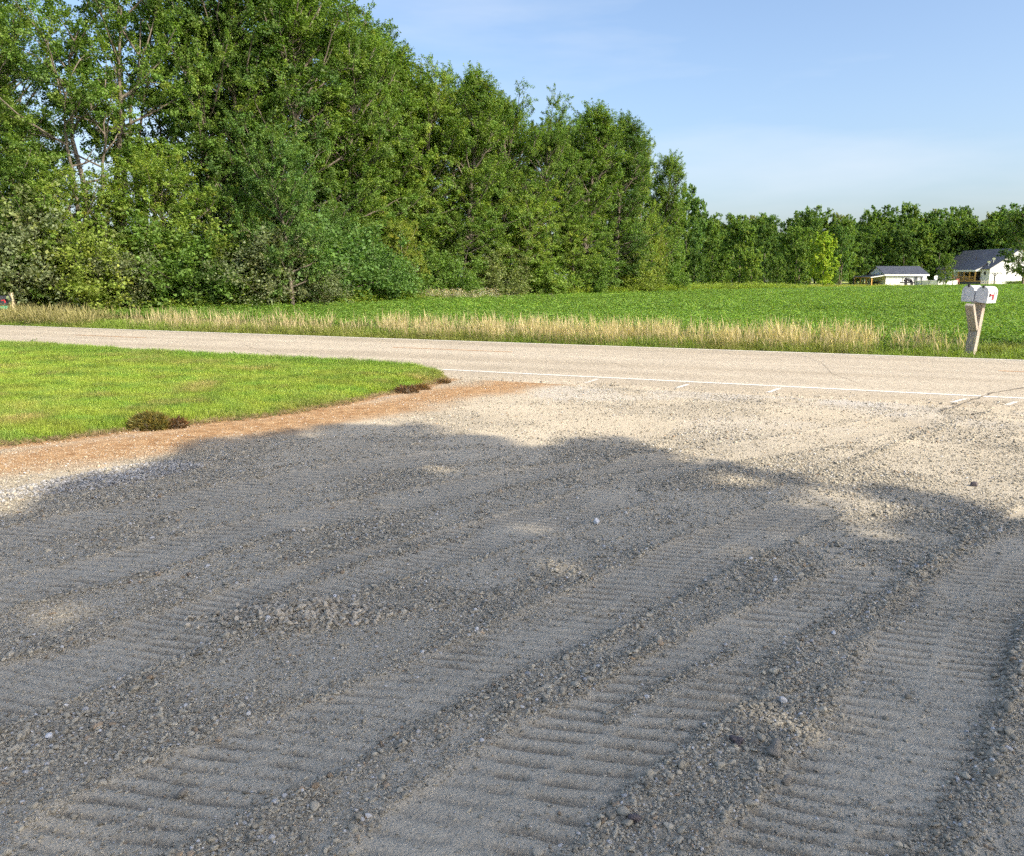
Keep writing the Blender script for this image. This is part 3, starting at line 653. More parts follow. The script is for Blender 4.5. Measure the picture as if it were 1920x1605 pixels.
def bush_meshes(seed, H=3.2, R=2.0, leaf=.09, nleaf=15000, arch=.4, nst=26):
    r = np.random.default_rng(seed); wood = []; PS = []; PD = []
    for i in range(nst):
        az = i * 2.4 + r.normal(0, .3); el = math.radians(r.uniform(28, 86)); ln = 1 / math.hypot(math.cos(el) / R, math.sin(el) / H) * r.uniform(.75, 1.1)
        d0 = np.array([math.cos(az) * math.cos(el), math.sin(az) * math.cos(el), math.sin(el)]); k = np.linspace(0, 1, 6)[:, None]
        pts = r.normal(0, .12, 3) * [1, 1, 0] + d0 * ln * k + np.array([0, 0, 1]) * ln * arch * (k - k ** 2 * 1.15) + np.cumsum(r.normal(0, .03, (6, 3)), 0)
        wood.append((pts, .022 * (1 - k[:, 0] * .8)))
        for j in range(16):
            q = r.uniform(.08, 1.0) ** .8; b0 = np.array([np.interp(q, k[:, 0], pts[:, c]) for c in range(3)]); v = unit(d0 * .5 + r.normal(0, .8, 3) + [0, 0, .15])
            for m_ in range(2): PS.append(b0 + v * r.uniform(0, .35)); PD.append(unit(v + r.normal(0, .4, 3)) * r.uniform(.3, .6))
    PS = np.array(PS); PD = np.array(PD); PS[:, 2] = np.abs(PS[:, 2]); per = int(nleaf / len(PS)); q = r.uniform(0, 1, len(PS) * per)
    P = np.repeat(PS, per, 0) + np.repeat(PD, per, 0) * q[:, None] + r.normal(0, .07, (len(q), 3)); P[:, 2] = np.abs(P[:, 2])
    V, f = leaves(P, unit(np.repeat(unit(PD), per, 0) * .6 + r.normal(0, .7, P.shape)), unit(r.normal(0, .6, P.shape) + [0, 0, .7]), leaf * r.uniform(.6, 1.3, len(P)), .34)
    lt = np.repeat(r.uniform(.7, 1.25, len(PS)), per) * r.uniform(.75, 1.25, len(P)); ly = np.clip(np.repeat(r.normal(-.02, .16, len(PS)), per), 0, 1)
    Vw, fw = tubes(wood, 5)
    return np_mesh('foliage', V, f, M_leaf, dict(lt=np.repeat(lt, 4), ly=np.repeat(ly, 4))), np_mesh('stems', Vw, fw, M_bark, smooth=True), float(np.percentile(V[:, 2], 99.8))
BV = dict(a=bush_meshes(21, 3.4, 2.2, .12, 14000), b=bush_meshes(22, 3.0, 2.4, .085, 20000, .6), c=bush_meshes(23, 4.2, 2.0, .11, 17000, .2), d=bush_meshes(24, 1.6, 1.5, .09, 9000, .3))

def plant(kind, V, px, Yd_, ytop, wid, col, label, group=None, name=None, cat=None, rz=None, base=0.0, k=[0]):
    """one tree or bush: own empty, foliage and wood as parts"""
    cr, tr, H = V[kind]; k[0] += 1; r = np.random.default_rng(900 + k[0])
    pt = W(px, ytop, Yd_); h = pt.z - base
    nm = name or ('tree' if V is TV else 'bush')
    z0 = base + float(gz(pt.x, Yd_))
    o = empty(nm, (W(px, 540, Yd_).x, Yd_, z0 - .02), r.uniform(0, 6.28) if rz is None else rz, label, cat or nm, group)
    a = obj('crown' if V is TV else 'foliage', cr, o); a.color = (*col, 1)
    obj('trunk' if V is TV else 'stem', tr, o)
    sz = h / H; o.scale = (wid * sz, wid * sz, sz)
    return o
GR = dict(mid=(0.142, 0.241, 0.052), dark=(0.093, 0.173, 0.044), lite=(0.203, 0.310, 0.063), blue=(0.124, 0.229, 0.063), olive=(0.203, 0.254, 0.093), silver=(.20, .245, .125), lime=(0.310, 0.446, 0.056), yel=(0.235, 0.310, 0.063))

fw_ = 'trees of the near wood'
T = [  # kind px depth ytop width colour label
 ('big', -25, 38, -60, .9, 'mid', 'tall leafy tree at the left edge of the wood, behind the black mailbox'),
 ('bare', 150, 37, -90, 1.1, 'mid', 'slim forked tree whose pale leaning trunk shows against sky gaps, leftmost of the bare-stemmed trees'),
 ('bare2', 205, 40, -120, 1.0, 'mid', 'straight pale-trunked tree standing between the leaning forked tree and the dark double trunk'),
 ('bare', 262, 44, -110, 1.1, 'dark', 'dark-trunked open tree just behind the cluster of pale trunks'),
 ('big2', 405, 44, -90, .85, 'mid', 'tall maple right of the pale trunks with a small notch of sky above it'),
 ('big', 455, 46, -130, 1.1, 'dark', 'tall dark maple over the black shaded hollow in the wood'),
 ('young', 548, 37, 222, 1.0, 'blue', 'pointed blue-green young maple standing in front of the shaded hollow'),
 ('big3', 560, 47, -120, 1.15, 'mid', 'tall maple filling the top of the frame behind the pointed young maple'),
 ('big2', 650, 50, -30, .95, 'mid', 'tall maple whose right branches end the highest part of the wood'),
 ('spire', 705, 54, 60, 1.5, 'mid', 'narrow maple on the shoulder where the canopy steps down'),
 ('big3', 752, 57, 118, 1.0, 'mid', 'dark-centred maple filling the step below the highest canopy'),
 ('big', 800, 56, 125, .95, 'lite', 'fresh green maple with rounded top, first below the highest canopy'),
 ('spire', 876, 56, 120, 1.15, 'mid', 'narrow maple with tall spiky leader poking above its neighbours'),
 ('big3', 955, 60, 168, 1.15, 'mid', 'maple with several upright tips at the middle of the canopy'),
 ('big2', 1035, 63, 185, .95, 'mid', 'broad maple with a bare pale limb showing mid crown'),
 ('spire', 1090, 66, 190, 1.35, 'mid', 'upright feathery-topped maple, third from the open end of the wood'),
 ('spire', 1150, 69, 210, 1.25, 'dark', 'dark upright maple, second from the open end of the wood'),
 ('big3', 1192, 74, 246, .68, 'lite', 'sunlit yellow-green maple that ends the tall wood beside the open sky'),
 ('young2', 760, 49, 400, 1.1, 'yel', 'low yellow-green sapling crown in front of the fresh green maple'),
 ('young', 640, 43, 372, 1.25, 'blue', 'bushy blue-green small tree at the wood front below the highest canopy'),
 ('young2', 870, 54, 395, 1.3, 'mid', 'drooping small tree with layered branches at the field edge, nearer one'),
 ('young2', 985, 58, 350, 1.35, 'lite', 'bright drooping small tree with layered branches at the middle of the field edge'),
 ('young2', 1075, 63, 400, 1.2, 'lite', 'lowest spreading light green tree leaning over the field'),
 ('young', 1165, 71, 400, 1.2, 'dark', 'dark rounded small tree under the second maple from the end'),
 ('young', 1215, 77, 420, 1.1, 'yel', 'yellowish small tree closing the bottom corner of the tall wood'),
 ('young', 330, 37, 262, 1.35, 'lite', 'sunlit rounded small tree in front of the bare trunks'),
 ('young2', 170, 35, 300, 1.3, 'lite', 'light green small tree below the leaning pale trunk'),
 ('young', 60, 34, 250, 1.3, 'mid', 'mid green small tree behind the silvery bushes at the left edge'),
 ('young2', 420, 38, 330, 1.2, 'mid', 'small tree with arching branches between the sunlit tree and the hollow'),
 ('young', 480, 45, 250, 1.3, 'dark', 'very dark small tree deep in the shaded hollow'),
 ('young', 700, 52, 260, 1.5, 'mid', 'middle-height tree filling the wood under the shoulder of the canopy'),
 ('big', 920, 64, 230, .9, 'mid', 'rounded maple filling the wood below the spiky leader'),
 ('spire', 1233, 80, 286, 1.1, 'mid', 'slim tree stepping down from the last tall maple toward the open sky'),
 ('far3', 1284, 100, 345, .62, 'blue', 'separate round-topped tree rising past the end of the tall wood'),
 ('far', 1258, 90, 388, .8, 'mid', 'mid-height tree filling the step beside the separate round-topped tree'),
 ('far', 1235, 92, 370, .8, 'mid', 'tree tucked behind the end of the tall wood'),
]
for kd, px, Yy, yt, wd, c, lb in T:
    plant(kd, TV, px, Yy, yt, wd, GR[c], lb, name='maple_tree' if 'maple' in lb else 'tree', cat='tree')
# second row, seen only as leaves through the gaps
for i, (px, Yy, yt) in enumerate([(-120, 42, -80), (55, 52, -40), (480, 56, -60), (600, 58, -60), (690, 60, 20), (760, 66, 130), (850, 68, 140), (930, 72, 170), (1010, 76, 185), (1070, 78, 215), (1120, 80, 235), (1175, 84, 280)]):
    plant(['big', 'big3', 'big2'][i % 3], TV, px, Yy, yt, 1.05, GR[['mid', 'dark', 'mid'][i % 3]], 'tree of the second row, seen only through gaps between the front maples', 'second row of the near wood', cat='tree')

B = [('b', 20, 33.5, 385, 1.1, 'silver', 'silvery grey-green bush rising behind the black mailbox'),
     ('c', 95, 34.5, 352, 1.2, 'olive', 'tall olive bush with feathery top next to the mailbox bush'),
     ('a', 160, 33.5, 430, 1.15, 'yel', 'yellow-tinged bush with brown stems at its foot'),
     ('b', 215, 34, 462, 1.1, 'silver', 'pale grey-green oleaster bush left of the dark gap at the wood front'),
     ('c', 255, 36.5, 372, 1.2, 'lite', 'bright green bush behind the pale oleaster'),
     ('a', 345, 36.2, 400, 1.35, 'mid', 'broad-leaved green bush beneath the sunlit small tree'),
     ('b', 380, 35.5, 488, 1.0, 'dark', 'low dark fine-leaved bush beside the dark gap'),
     ('c', 470, 38, 398, 1.1, 'yel', 'bright yellow-green bush with upright shoots below the hollow'),
     ('b', 510, 37.5, 425, 1.15, 'silver', 'grey oleaster bush with brownish bare twigs, middle of the wood front'),
     ('b', 585, 38.5, 488, 1.15, 'silver', 'grey oleaster bush sprawling out toward the field grass'),
     ('a', 590, 41, 385, 1.4, 'blue', 'deep green bush behind the sprawling oleaster'),
     ('c', 690, 43.5, 420, 1.2, 'blue', 'tall blue-green bush between the oleaster and the sapling'),
     ('a', 745, 47, 470, 1.2, 'mid', 'green bush beside the patch of white wildflowers'),
     ('a', 835, 51, 462, 1.3, 'mid', 'green bush at the field edge behind the white wildflowers'),
     ('c', 930, 55, 468, 1.4, 'olive', 'olive bush at the field edge under the layered small tree'),
     ('a', 1010, 58.5, 470, 1.4, 'lite', 'light green bush at the foot of the bright drooping tree'),
     ('a', 1110, 64, 470, 1.3, 'mid', 'green bush with dark hollow beneath near the open end'),
     ('c', 1190, 70, 470, 1.4, 'yel', 'yellow-green bush near the corner of the tall wood'),
     ('a', 1245, 78, 480, 1.4, 'mid', 'bush just past the corner of the tall wood'),
     ('d', 300, 35, 540, 1.3, 'lite', 'low fresh green shrub in the gap of the wood front'),
     ('d', 450, 36.5, 535, 1.4, 'mid', 'low green shrub before the dark fine-leaved bush'),
     ('d', 120, 34.2, 530, 1.3, 'mid', 'low green shrub next to the black mailbox post'),
     ('d', 660, 41.5, 540, 1.3, 'dark', 'low dark shrub right of the sprawling oleaster'),
     ('d', 44, 35.2, 500, 1.3, 'mid', 'leafy shrub directly above the black mailbox')]
for kd, px, Yy, yt, wd, c, lb in B: plant(kd, BV, px, Yy, yt, wd, GR[c], lb, 'bushes along the wood front')

# trees beyond the field
FT = [('far', 1335, 112, 400, .8, 'mid', 'tree with the tall wood close on its left, first of the lower row'),
      ('far3', 1385, 116, 405, .9, 'mid', 'second tree of the lower row past the tall wood'),
      ('far', 1432, 122, 408, .9, 'dark', 'dark rounded tree in the middle of the lower row at the field edge'),
      ('far3', 1490, 110, 448, .85, 'mid', 'medium green tree leaning out at the field corner before the lime tree'),
      ('far3', 1541, 150, 433, .85, 'lime', 'bright lime-green tree behind the field corner'),
      ('far2', 1572, 165, 420, .8, 'blue', 'grey-green tree right beside the lime-green tree'),
      ('far', 1618, 215, 428, .9, 'dark', 'dark spreading tree behind the porch side of the white garage'),
      ('far', 1692, 218, 418, 1.0, 'dark', 'dark conifer-like tree standing right behind the white garage roof'),
      ('far3', 1650, 222, 425, .9, 'mid', 'full green tree over the garage ridge'),
      ('yard', 1768, 168, 470, 1.0, 'mid', 'small round yard tree standing before the white pool'),
      ('far3', 1408, 104, 470, 1.0, 'lite', 'low light green tree at the edge of the field in the lower row'),
      ('far', 1352, 98, 470, 1.0, 'mid', 'low spreading tree near the foot of the first lower tree'),
      ('far3', 1300, 92, 465, .95, 'dark', 'low dark tree just past the end of the tall wood'),
      ('far3', 1455, 106, 480, .9, 'mid', 'low tree between the dark rounded tree and the field corner tree'),
      ('yard', 1917, 165, 374, 1.0, 'dark', 'large dark yard tree overhanging the white house wall'),
      ('far2', 1900, 225, 392, .9, 'mid', 'tree behind the large yard tree above the house roof'),
      ('far', 1845, 236, 410, 1.0, 'olive', 'olive-toned tree showing over the house ridge')]
for kd, px, Yy, yt, wd, c, lb in FT: plant(kd, TV, px, Yy, yt, wd, GR[c], lb, cat='tree')
r = np.random.default_rng(5)
skyl = [(1300, 398), (1340, 396), (1370, 398), (1400, 402), (1430, 398), (1465, 396), (1500, 392), (1530, 385), (1560, 398), (1590, 402), (1620, 392), (1650, 384), (1685, 378), (1715, 392), (1745, 392), (1775, 386), (1800, 386), (1830, 398), (1860, 392), (1890, 380), (1930, 384), (1970, 390)]
for i, (px, yt) in enumerate(skyl):
    plant(['far2', 'far', 'far2', 'far3'][i % 4], TV, px + r.uniform(-8, 8), r.uniform(235, 262), yt, r.uniform(.85, 1.1), GR[['mid', 'dark', 'mid', 'olive', 'blue'][i % 5]],
          'tree of the far wood whose top makes the skyline beyond the field', 'far wood beyond the field', cat='tree')
for i in range(26):
    plant(['far', 'far3', 'far2'][i % 3], TV, 1290 + i * 26 + r.uniform(-8, 8), r.uniform(226, 236) if i > 12 else r.uniform(175, 215), r.uniform(405, 425), r.uniform(.9, 1.15), GR[['dark', 'mid', 'mid'][i % 3]],
          'tree of the inner row standing below the skyline of the far wood', 'inner row of the far wood', cat='tree')

# ------------------------------------------------------------------ shade tree behind the viewpoint's right shoulder
r = np.random.default_rng(77)
shade_px = [(0, 958), (60, 925), (150, 885), (260, 872), (330, 838), (450, 815), (560, 800), (660, 789), (760, 795), (850, 812), (1000, 822), (1100, 815), (1185, 822), (1215, 852), (1320, 868), (1420, 874), (1560, 898), (1700, 912), (1800, 938), (1920, 975)]
SH = [G(*p) for p in shade_px] + [(5.5, 3.9), (8, 1), (7.5, -3), (-1, -3.5), (-5.2, 0), (-5.0, 4.2)]
NL = 190000
gx = r.uniform(-6, 9, NL * 2); gy = r.uniform(-4, 10.5, NL * 2)
wxx = gx + .7 * (fbm(gx, gy, .9, 90, 4, .65) - .5); wyy = gy + 1.5 * (fbm(gx, gy, .7, 91, 4, .7) - .5)
k = inpoly(wxx, wyy, SH); gx, gy = gx[k][:NL], gy[k][:NL]
cl = fbm(gx * 1.0, gy * 1.0, .55, 92, 2); db = pl_dist(gx, gy, SH[:20])[0]; cl = .5 * cl + .5 * fbm(gx, gy, .32, 97, 2); k = cl > .16 + .27 * np.exp(-db / .55) + .1 * r.uniform(0, 1, len(gx)); gx, gy = gx[k], gy[k]
for (px, py, rr) in [(1478, 1368, .19), (1430, 1378, .10), (1000, 990, .12), (1362, 898, .22), (1420, 905, .16), (1560, 925, .25), (1640, 950, .25), (1040, 1055, .08), (1060, 1072, .07), (1390, 1035, .10), (1500, 1010, .1), (820, 880, .12), (105, 1150, .1), (1650, 1000, .15), (640, 1080, .06), (1455, 1345, .06), (1490, 1385, .07), (1620, 975, .2), (1500, 940, .15)]:
    hx, hy = G(px, py); k = (np.hypot(gx - hx, (gy - hy)) > rr * 1.15 * r.uniform(.5, 1.35, len(gx))); gx, gy = gx[k], gy[k]
hz = 8.5 + 3.5 * fbm(gx, gy, 1.6, 93, 2) + r.uniform(-.5, .5, len(gx)) + 1.4 * r.uniform(0, 1, len(gx)) ** 2
sh_ = hz / math.tan(SUN_EL); sd = np.array([math.sin(SUN_AZ), math.cos(SUN_AZ)])
P = np.stack([gx + sh_ * sd[0], gy + sh_ * sd[1], hz], 1)
V, f = leaves(P, unit(r.normal(0, 1, P.shape) + [0, 0, -.2]), unit(r.normal(0, .7, P.shape) + [0, 0, .7]), .085 * r.uniform(.6, 1.3, len(P)))
stt = empty('shade_tree', (12.2, -6.2, 0), 0, 'large spreading tree beside the drive whose dappled shade falls across the gravel', 'tree')
ctr = np.array([12.2, -6.2, 0])
a = obj('crown', np_mesh('crown', V - ctr, f, M_leaf, dict(lt=np.repeat(r.uniform(.7, 1.3, len(P)), 4), ly=np.repeat(r.uniform(0, .3, len(P)), 4))), stt); a.color = (*GR['mid'], 1)
wd = [(np.array([[0, 0, -.2], [.05, 0, 1.5], [-.05, .05, 4], [0, .1, 7.6], [.1, .2, 10.5], [0, .3, 14.5]]), np.array([.34, .28, .24, .2, .13, .04]))]
for i in range(26):
    tgt = P[r.integers(len(P))] - ctr; s0 = np.array([0, .05, r.uniform(4.6, 10.5)]); k = np.linspace(0, 1, 7)[:, None]
    wd.append((s0 + (tgt - s0) * k + np.array([0, 0, 1]) * .5 * (k - k * k) + np.cumsum(r.normal(0, .08, (7, 3)), 0) * k, .09 * (1 - k[:, 0] * .85)))
Vw, fw = tubes(wd, 7); obj('trunk', np_mesh('trunk', Vw, fw, M_bark, smooth=True), stt)

# ------------------------------------------------------------------ grasses and crop
def tuft(seed, n, h, spread, wdt, bend=.4, seedhead=False, straw=False):
    r = np.random.default_rng(seed); V = []; Fq = []; lt = []; b = 0
    for i in range(n):
        a = r.uniform(0, 6.28); rr = spread * math.sqrt(r.uniform()); x, y = rr * math.cos(a), rr * math.sin(a)
        d = r.uniform(0, 6.28); bn = bend * r.uniform(.2, 1.3); hh = h * r.uniform(.55, 1.1); sx, sy = -math.sin(d), math.cos(d)
        K = 4 if not seedhead else 5; tl = r.uniform(.7, 1.3)
        for k in range(K):
            q = k / (K - 1); o = bn * hh * q ** 2; ww = wdt * (1 - q ** 1.5 * .9) / 2
            if seedhead: ww = wdt * .5 * (.6 if q < .7 else (3.2 if q < .99 else .4))
            V += [(x + math.cos(d) * o - sx * ww, y + math.sin(d) * o - sy * ww, hh * q * (1 - .12 * bn)), (x + math.cos(d) * o + sx * ww, y + math.sin(d) * o + sy * ww, hh * q * (1 - .12 * bn))]
            lt += [tl * (.75 + .45 * q)] * 2
        Fq += [(b + 2 * k, b + 2 * k + 1, b + 2 * k + 3, b + 2 * k + 2) for k in range(K - 1)]; b += 2 * K
    return np_mesh('tuft', np.array(V), np.array(Fq), M_blade, dict(lt=np.array(lt), ly=np.zeros(len(lt))))
def leafpatch(seed, n, rad, h0, h1, leaf, wdt=.4):
    r = np.random.default_rng(seed); nst = max(1, n // 9); sx = r.uniform(-rad, rad, nst); sy = r.uniform(-rad, rad, nst); k = r.integers(0, nst, n); hh = r.uniform(h0, h1, nst)
    P = np.stack([sx[k] + r.normal(0, .07, n), sy[k] + r.normal(0, .07, n), hh[k] * r.uniform(.45, 1, n) ** .6], 1)
    V, f = leaves(P, unit(r.normal(0, .8, P.shape) * [1, 1, .45] + [0, 0, .1]), unit(r.normal(0, .35, P.shape) + [0, 0, 1]), leaf * r.uniform(.7, 1.3, n), wdt, .08)
    return np_mesh('patch', V, f, M_blade, dict(lt=np.repeat(r.uniform(.7, 1.3, n), 4), ly=np.repeat(np.clip(r.normal(0, .3, n), 0, 1), 4)))
def rs(n, r, tilt=.08): return np.stack([r.normal(0, tilt, n), r.normal(0, tilt, n), r.uniform(0, 6.28, n)], 1)
def s3(a, b=None): b = a if b is None else b; return np.stack([a, a, b], 1)

r = np.random.default_rng(31)
TUF = [tuft(100 + i, 16, .075, .05, .0055, .5) for i in range(4)]
n = 230000; x = r.uniform(-19, 0, n); y = r.uniform(5.5, 22, n)
k = inpoly(x, y, lawn_P) & (np.abs(x) < .72 * y + 1) & (r.uniform(0, 1, n) < np.clip(12 / y, 0, 1) ** 1.3); x, y = x[k], y[k]; n = len(x)
le = lawn_edge(x, y); g1 = fbm(x, y, 1.6, 60, 4); g2 = fbm(x, y, .5, 61, 3); s_, t_ = st_of(x, y)
dry = sstep(.55, .72, g1) * .4 + sstep(.62, .76, g2) * .4 + .45 * (1 - sstep(0, .12, le))
dry = np.clip(dry, 0, 1)[:, None] * r.uniform(.3, 1.4, n)[:, None]
stp = .5 + .5 * np.sin((x * .35 + y * .94) * 2 * np.pi / 1.05 + 2.5 * fbm(x, y, 2.5, 63, 2)); g3 = fbm(x, y, .22, 64, 2)
col = (np.array([.285, .385, .058]) + np.array([.055, .02, .012]) * stp[:, None] - np.array([.07, .04, 0]) * sstep(.45, .7, g3)[:, None]) * (1 - sstep(.4, .65, g2)[:, None] * .28) * (1 - dry) + np.array([.45, .36, .15]) * dry
dkb = (sstep(T_NEAR - 1.6, T_NEAR - .3, t_) * .5)[:, None]; col = col * (1 - dkb) + np.array([.14, .27, .04]) * dkb
col = col * r.uniform(.75, 1.25, n)[:, None]
hs = (.75 + .5 * g2 + .55 * sstep(T_NEAR - .8, T_NEAR - .1, t_)) * (.45 + .55 * sstep(0, .15, le)) * (1 + .3 * sstep(10, 18, y))
scatter('lawn_grass', np.stack([x, y, lawn_z(x, y) - .003], 1), rs(n, r, .15), s3(1.0 + .8 * sstep(8, 18, y), hs), col, r.integers(0, 4, n), TUF, label='bright mown lawn grass left of the driveway')

# dry clippings and straw on the lawn edge
n = 2400; q = r.uniform(0, 1, n); EP = np.array(smooth_pl(lawn_P[1:17], 200)); ix = (q * (len(EP) - 1)).astype(int); off_ = r.normal(0, .07, (n, 2)); xy = EP[ix] + off_ + r.uniform(-.06, .06, (n, 2))
scatter('dead_grass', np.stack([xy[:, 0], xy[:, 1], .004 + .01 * r.uniform(0, 1, n)], 1), np.stack([r.normal(0, 1.1, n), r.normal(0, 1.1, n), r.uniform(0, 6.28, n)], 1), s3(r.uniform(.3, .7, n)), np.array([.38, .29, .17]) * r.uniform(.5, 1.3, n)[:, None], r.integers(0, 4, n), TUF, label='dry matted grass and roots along the cut lawn edge')

# roadside grass beyond the road
GRB = [tuft(200 + i, 14, .30, .10, .012, .55) for i in range(3)]; STK = [tuft(210 + i, 7, .80, .14, .0036, .28, True) for i in range(3)]
n = 30000; s = r.uniform(-30, 95, n); tt = T_END + .05 + 2.3 * r.uniform(0, 1, n) ** .9; x = s * U2[0] + tt * N2[0]; y = s * U2[1] + tt * N2[1]
k = (np.abs(x) < .70 * y + 2) & (y > 4); x, y, s, tt = x[k], y[k], s[k], tt[k]; k = np.hypot(x - G(1827, 664)[0] + .05, y - G(1827, 664)[1] + .2) > .38; x, y, s, tt = x[k], y[k], s[k], tt[k]; n = len(x); dq = fbm(s, tt * .5, 2.2, 66, 3)[:, None]
col = np.array([.235, .32, .062]) * (1 - sstep(.45, .65, dq) * .4) + np.array([.30, .25, .09]) * sstep(.45, .65, dq) * .4
scatter('roadside_grass', np.stack([x, y, np.full(n, -.03)], 1), rs(n, r, .12), s3(r.uniform(1, 1.4, n), r.uniform(.6, 1.15, n) * (.35 + .55 * sstep(0, 1.2, tt - T_END))), col * r.uniform(.7, 1.25, n)[:, None], r.integers(0, 3, n), GRB, label='green roadside grass between the road and the field')
n = 16000; s = r.uniform(-22, 40, n); tt = T_END + .15 + 1.9 * r.uniform(0, 1, n); x = s * U2[0] + tt * N2[0]; y = s * U2[1] + tt * N2[1]
px = 960 + F * x / y
dens = np.interp(px, [60, 200, 290, 330, 420, 560, 690, 730, 770, 830, 880, 1000, 1180, 1300, 1400, 1500, 1600, 1700, 1800, 1840], [.03, .05, .5, .3, .35, .3, .3, 1.1, .4, .55, 1.0, .8, 1.0, .8, .7, .85, .85, .8, .5, 0])
k = r.uniform(0, 1, n) < dens * (.3 + 1.1 * sstep(.35, .65, fbm(s, tt, .8, 71, 2))) * .38; x, y = x[k], y[k]; n = len(x)
scatter('straw_grass', np.stack([x, y, np.full(n, -.03)], 1), rs(n, r, .1), s3(r.uniform(.8, 1.3, n), r.uniform(.62, 1.0, n)), np.array([.52, .43, .25]) * r.uniform(.7, 1.2, n)[:, None] * np.array([1, 1, 1]), r.integers(0, 3, n), STK, label='tall straw-coloured grass gone to seed along the far road edge')
# rough weeds by the black mailbox
n = 900; s = r.uniform(-32, -23.8, n); tt = T_END + .3 + 2.2 * r.uniform(0, 1, n); x = s * U2[0] + tt * N2[0]; y = s * U2[1] + tt * N2[1]
scatter('mailbox_weeds', np.stack([x, y, np.full(n, -.03)], 1), rs(n, r, .25), s3(r.uniform(1, 1.8, n), r.uniform(.5, 1.0, n)), np.array([.30, .27, .12]) * r.uniform(.6, 1.3, n)[:, None], r.integers(0, 3, n), STK + GRB, label='rank dry weeds around the black mailbox post')

# soybean crop
SOY = [leafpatch(300 + i, 130, .32, .30, .42, .058) for i in range(3)]
def soy(y0, y1, step, xl, sc_):
    xs = np.arange(-25, xl, step); ys = np.arange(y0, y1, step); X, Y = np.meshgrid(xs, ys); X = (X + r.uniform(-.5, .5, X.shape) * step).ravel(); Y = (Y + r.uniform(-.5, .5, Y.shape) * step).ravel()
    k = inpoly(X, Y, field_P) & (np.abs(X) < .68 * Y + 3); X, Y = X[k], Y[k]; return np.stack([X, Y, np.full(len(X), -.02)], 1), np.full(len(X), sc_)
Q = [soy(8, 34, .40, 40, 1.0), soy(34, 60, .62, 50, 1.4), soy(60, 165, 1.15, 125, 2.3)]
P = np.concatenate([q[0] for q in Q]); sc_ = np.concatenate([q[1] for q in Q]); n = len(P); g1 = fbm(P[:, 0], P[:, 1], 9, 80, 3)[:, None]
col = np.array([.165, .285, .055]) * (.85 + .35 * g1) * r.uniform(.8, 1.2, n)[:, None]
scatter('soybean_crop', P, rs(n, r, .05), s3(sc_, np.minimum(sc_, 1.25) * r.uniform(.85, 1.15, n)), col, r.integers(0, 3, n), SOY, label='even green soybean crop covering the field across the road')

# weeds at the foot of the wood and past the field
WD = [leafpatch(320 + i, 70, .3, .4, .95, .085, .28) for i in range(3)]
EP = np.array(EDGE); Ls = np.concatenate([[0], np.cumsum(np.hypot(*np.diff(EP, axis=0).T))])
def along(n, d0, d1, a=0, b=None):
    q = r.uniform(a, b or Ls[-1], n); x = np.interp(q, Ls, EP[:, 0]); y = np.interp(q, Ls, EP[:, 1]); i = np.clip(np.searchsorted(Ls, q) - 1, 0, len(EP) - 2); d = unit(EP[i + 1] - EP[i]); o = r.uniform(d0, d1, n); return x - d[:, 1] * o, y + d[:, 0] * o
x, y = along(5200, -.3, 2.6); n = len(x); k = fbm(x, y, 3, 85, 3)[:, None]
col = np.array([.19, .30, .055]) * (1 - k) + np.array([.29, .37, .07]) * k
scatter('edge_weeds', np.stack([x, y, np.full(n, -.05)], 1), rs(n, r, .1), s3(r.uniform(1, 2.0, n), r.uniform(.5, 1.25, n) * (.45 + .35 * k[:, 0] + .4) * (1 - .55 * sstep(25, 40, x))), col * r.uniform(.7, 1.3, n)[:, None], r.integers(0, 3, n), WD, label='tangled green weeds between the crop and the wood')
x, y = G(760, 583)[0] + r.normal(0, 2.6, 420), G(760, 570)[1] * .955 + r.normal(0, .9, 420); FL = [leafpatch(330, 26, .12, .75, 1.0, .05, .5)]
n = len(x); scatter('white_wildflowers', np.stack([x, y, np.zeros(n)], 1), rs(n, r, .1), s3(r.uniform(.6, 1.2, n)), np.array([.55, .55, .42]) * r.uniform(.5, 1.1, n)[:, None], np.zeros(n, int), FL, label='patch of small white wildflowers at the wood edge')
x, y = along(7000, 1.5, 46, Ls[8]); k = (np.abs(x) < .68 * y + 3); x, y = x[k], y[k]; n = len(x); k = fbm(x, y, 8, 86, 3)[:, None]
col = np.array([.23, .31, .055]) * (1 - k) + np.array([.37, .39, .09]) * k
scatter('meadow_grass', np.stack([x, y, gz(x, y) - .06], 1), rs(n, r, .1), s3(r.uniform(2.5, 4.5, n), r.uniform(.12, .3, n)), col * r.uniform(.75, 1.2, n)[:, None], r.integers(0, 3, n), WD, label='yellow-green rough grass between the crop and the houses')

# sprigs standing on the road edge of the lawn
for px, py, hgt, lb in [(61, 651, .16, 'lone dark weed stalk at the lawn edge, furthest along the road'), (393, 671, .10, 'small leafy weed against the white line, nearer the corner of two'), (438, 674, .12, 'larger of the low leafy weeds overhanging the white line')]:
    x, y = G(px, py); m_ = leafpatch(int(px), 40, .05, hgt * .6, hgt, .045, .4); o = obj('weed', m_); o.location = (x, y - .1, .03); me = o.data; me.materials.clear(); me.materials.append(M_leaf); o.color = (.08, .16, .03, 1); tag(o, lb, 'weed', kind='stuff')

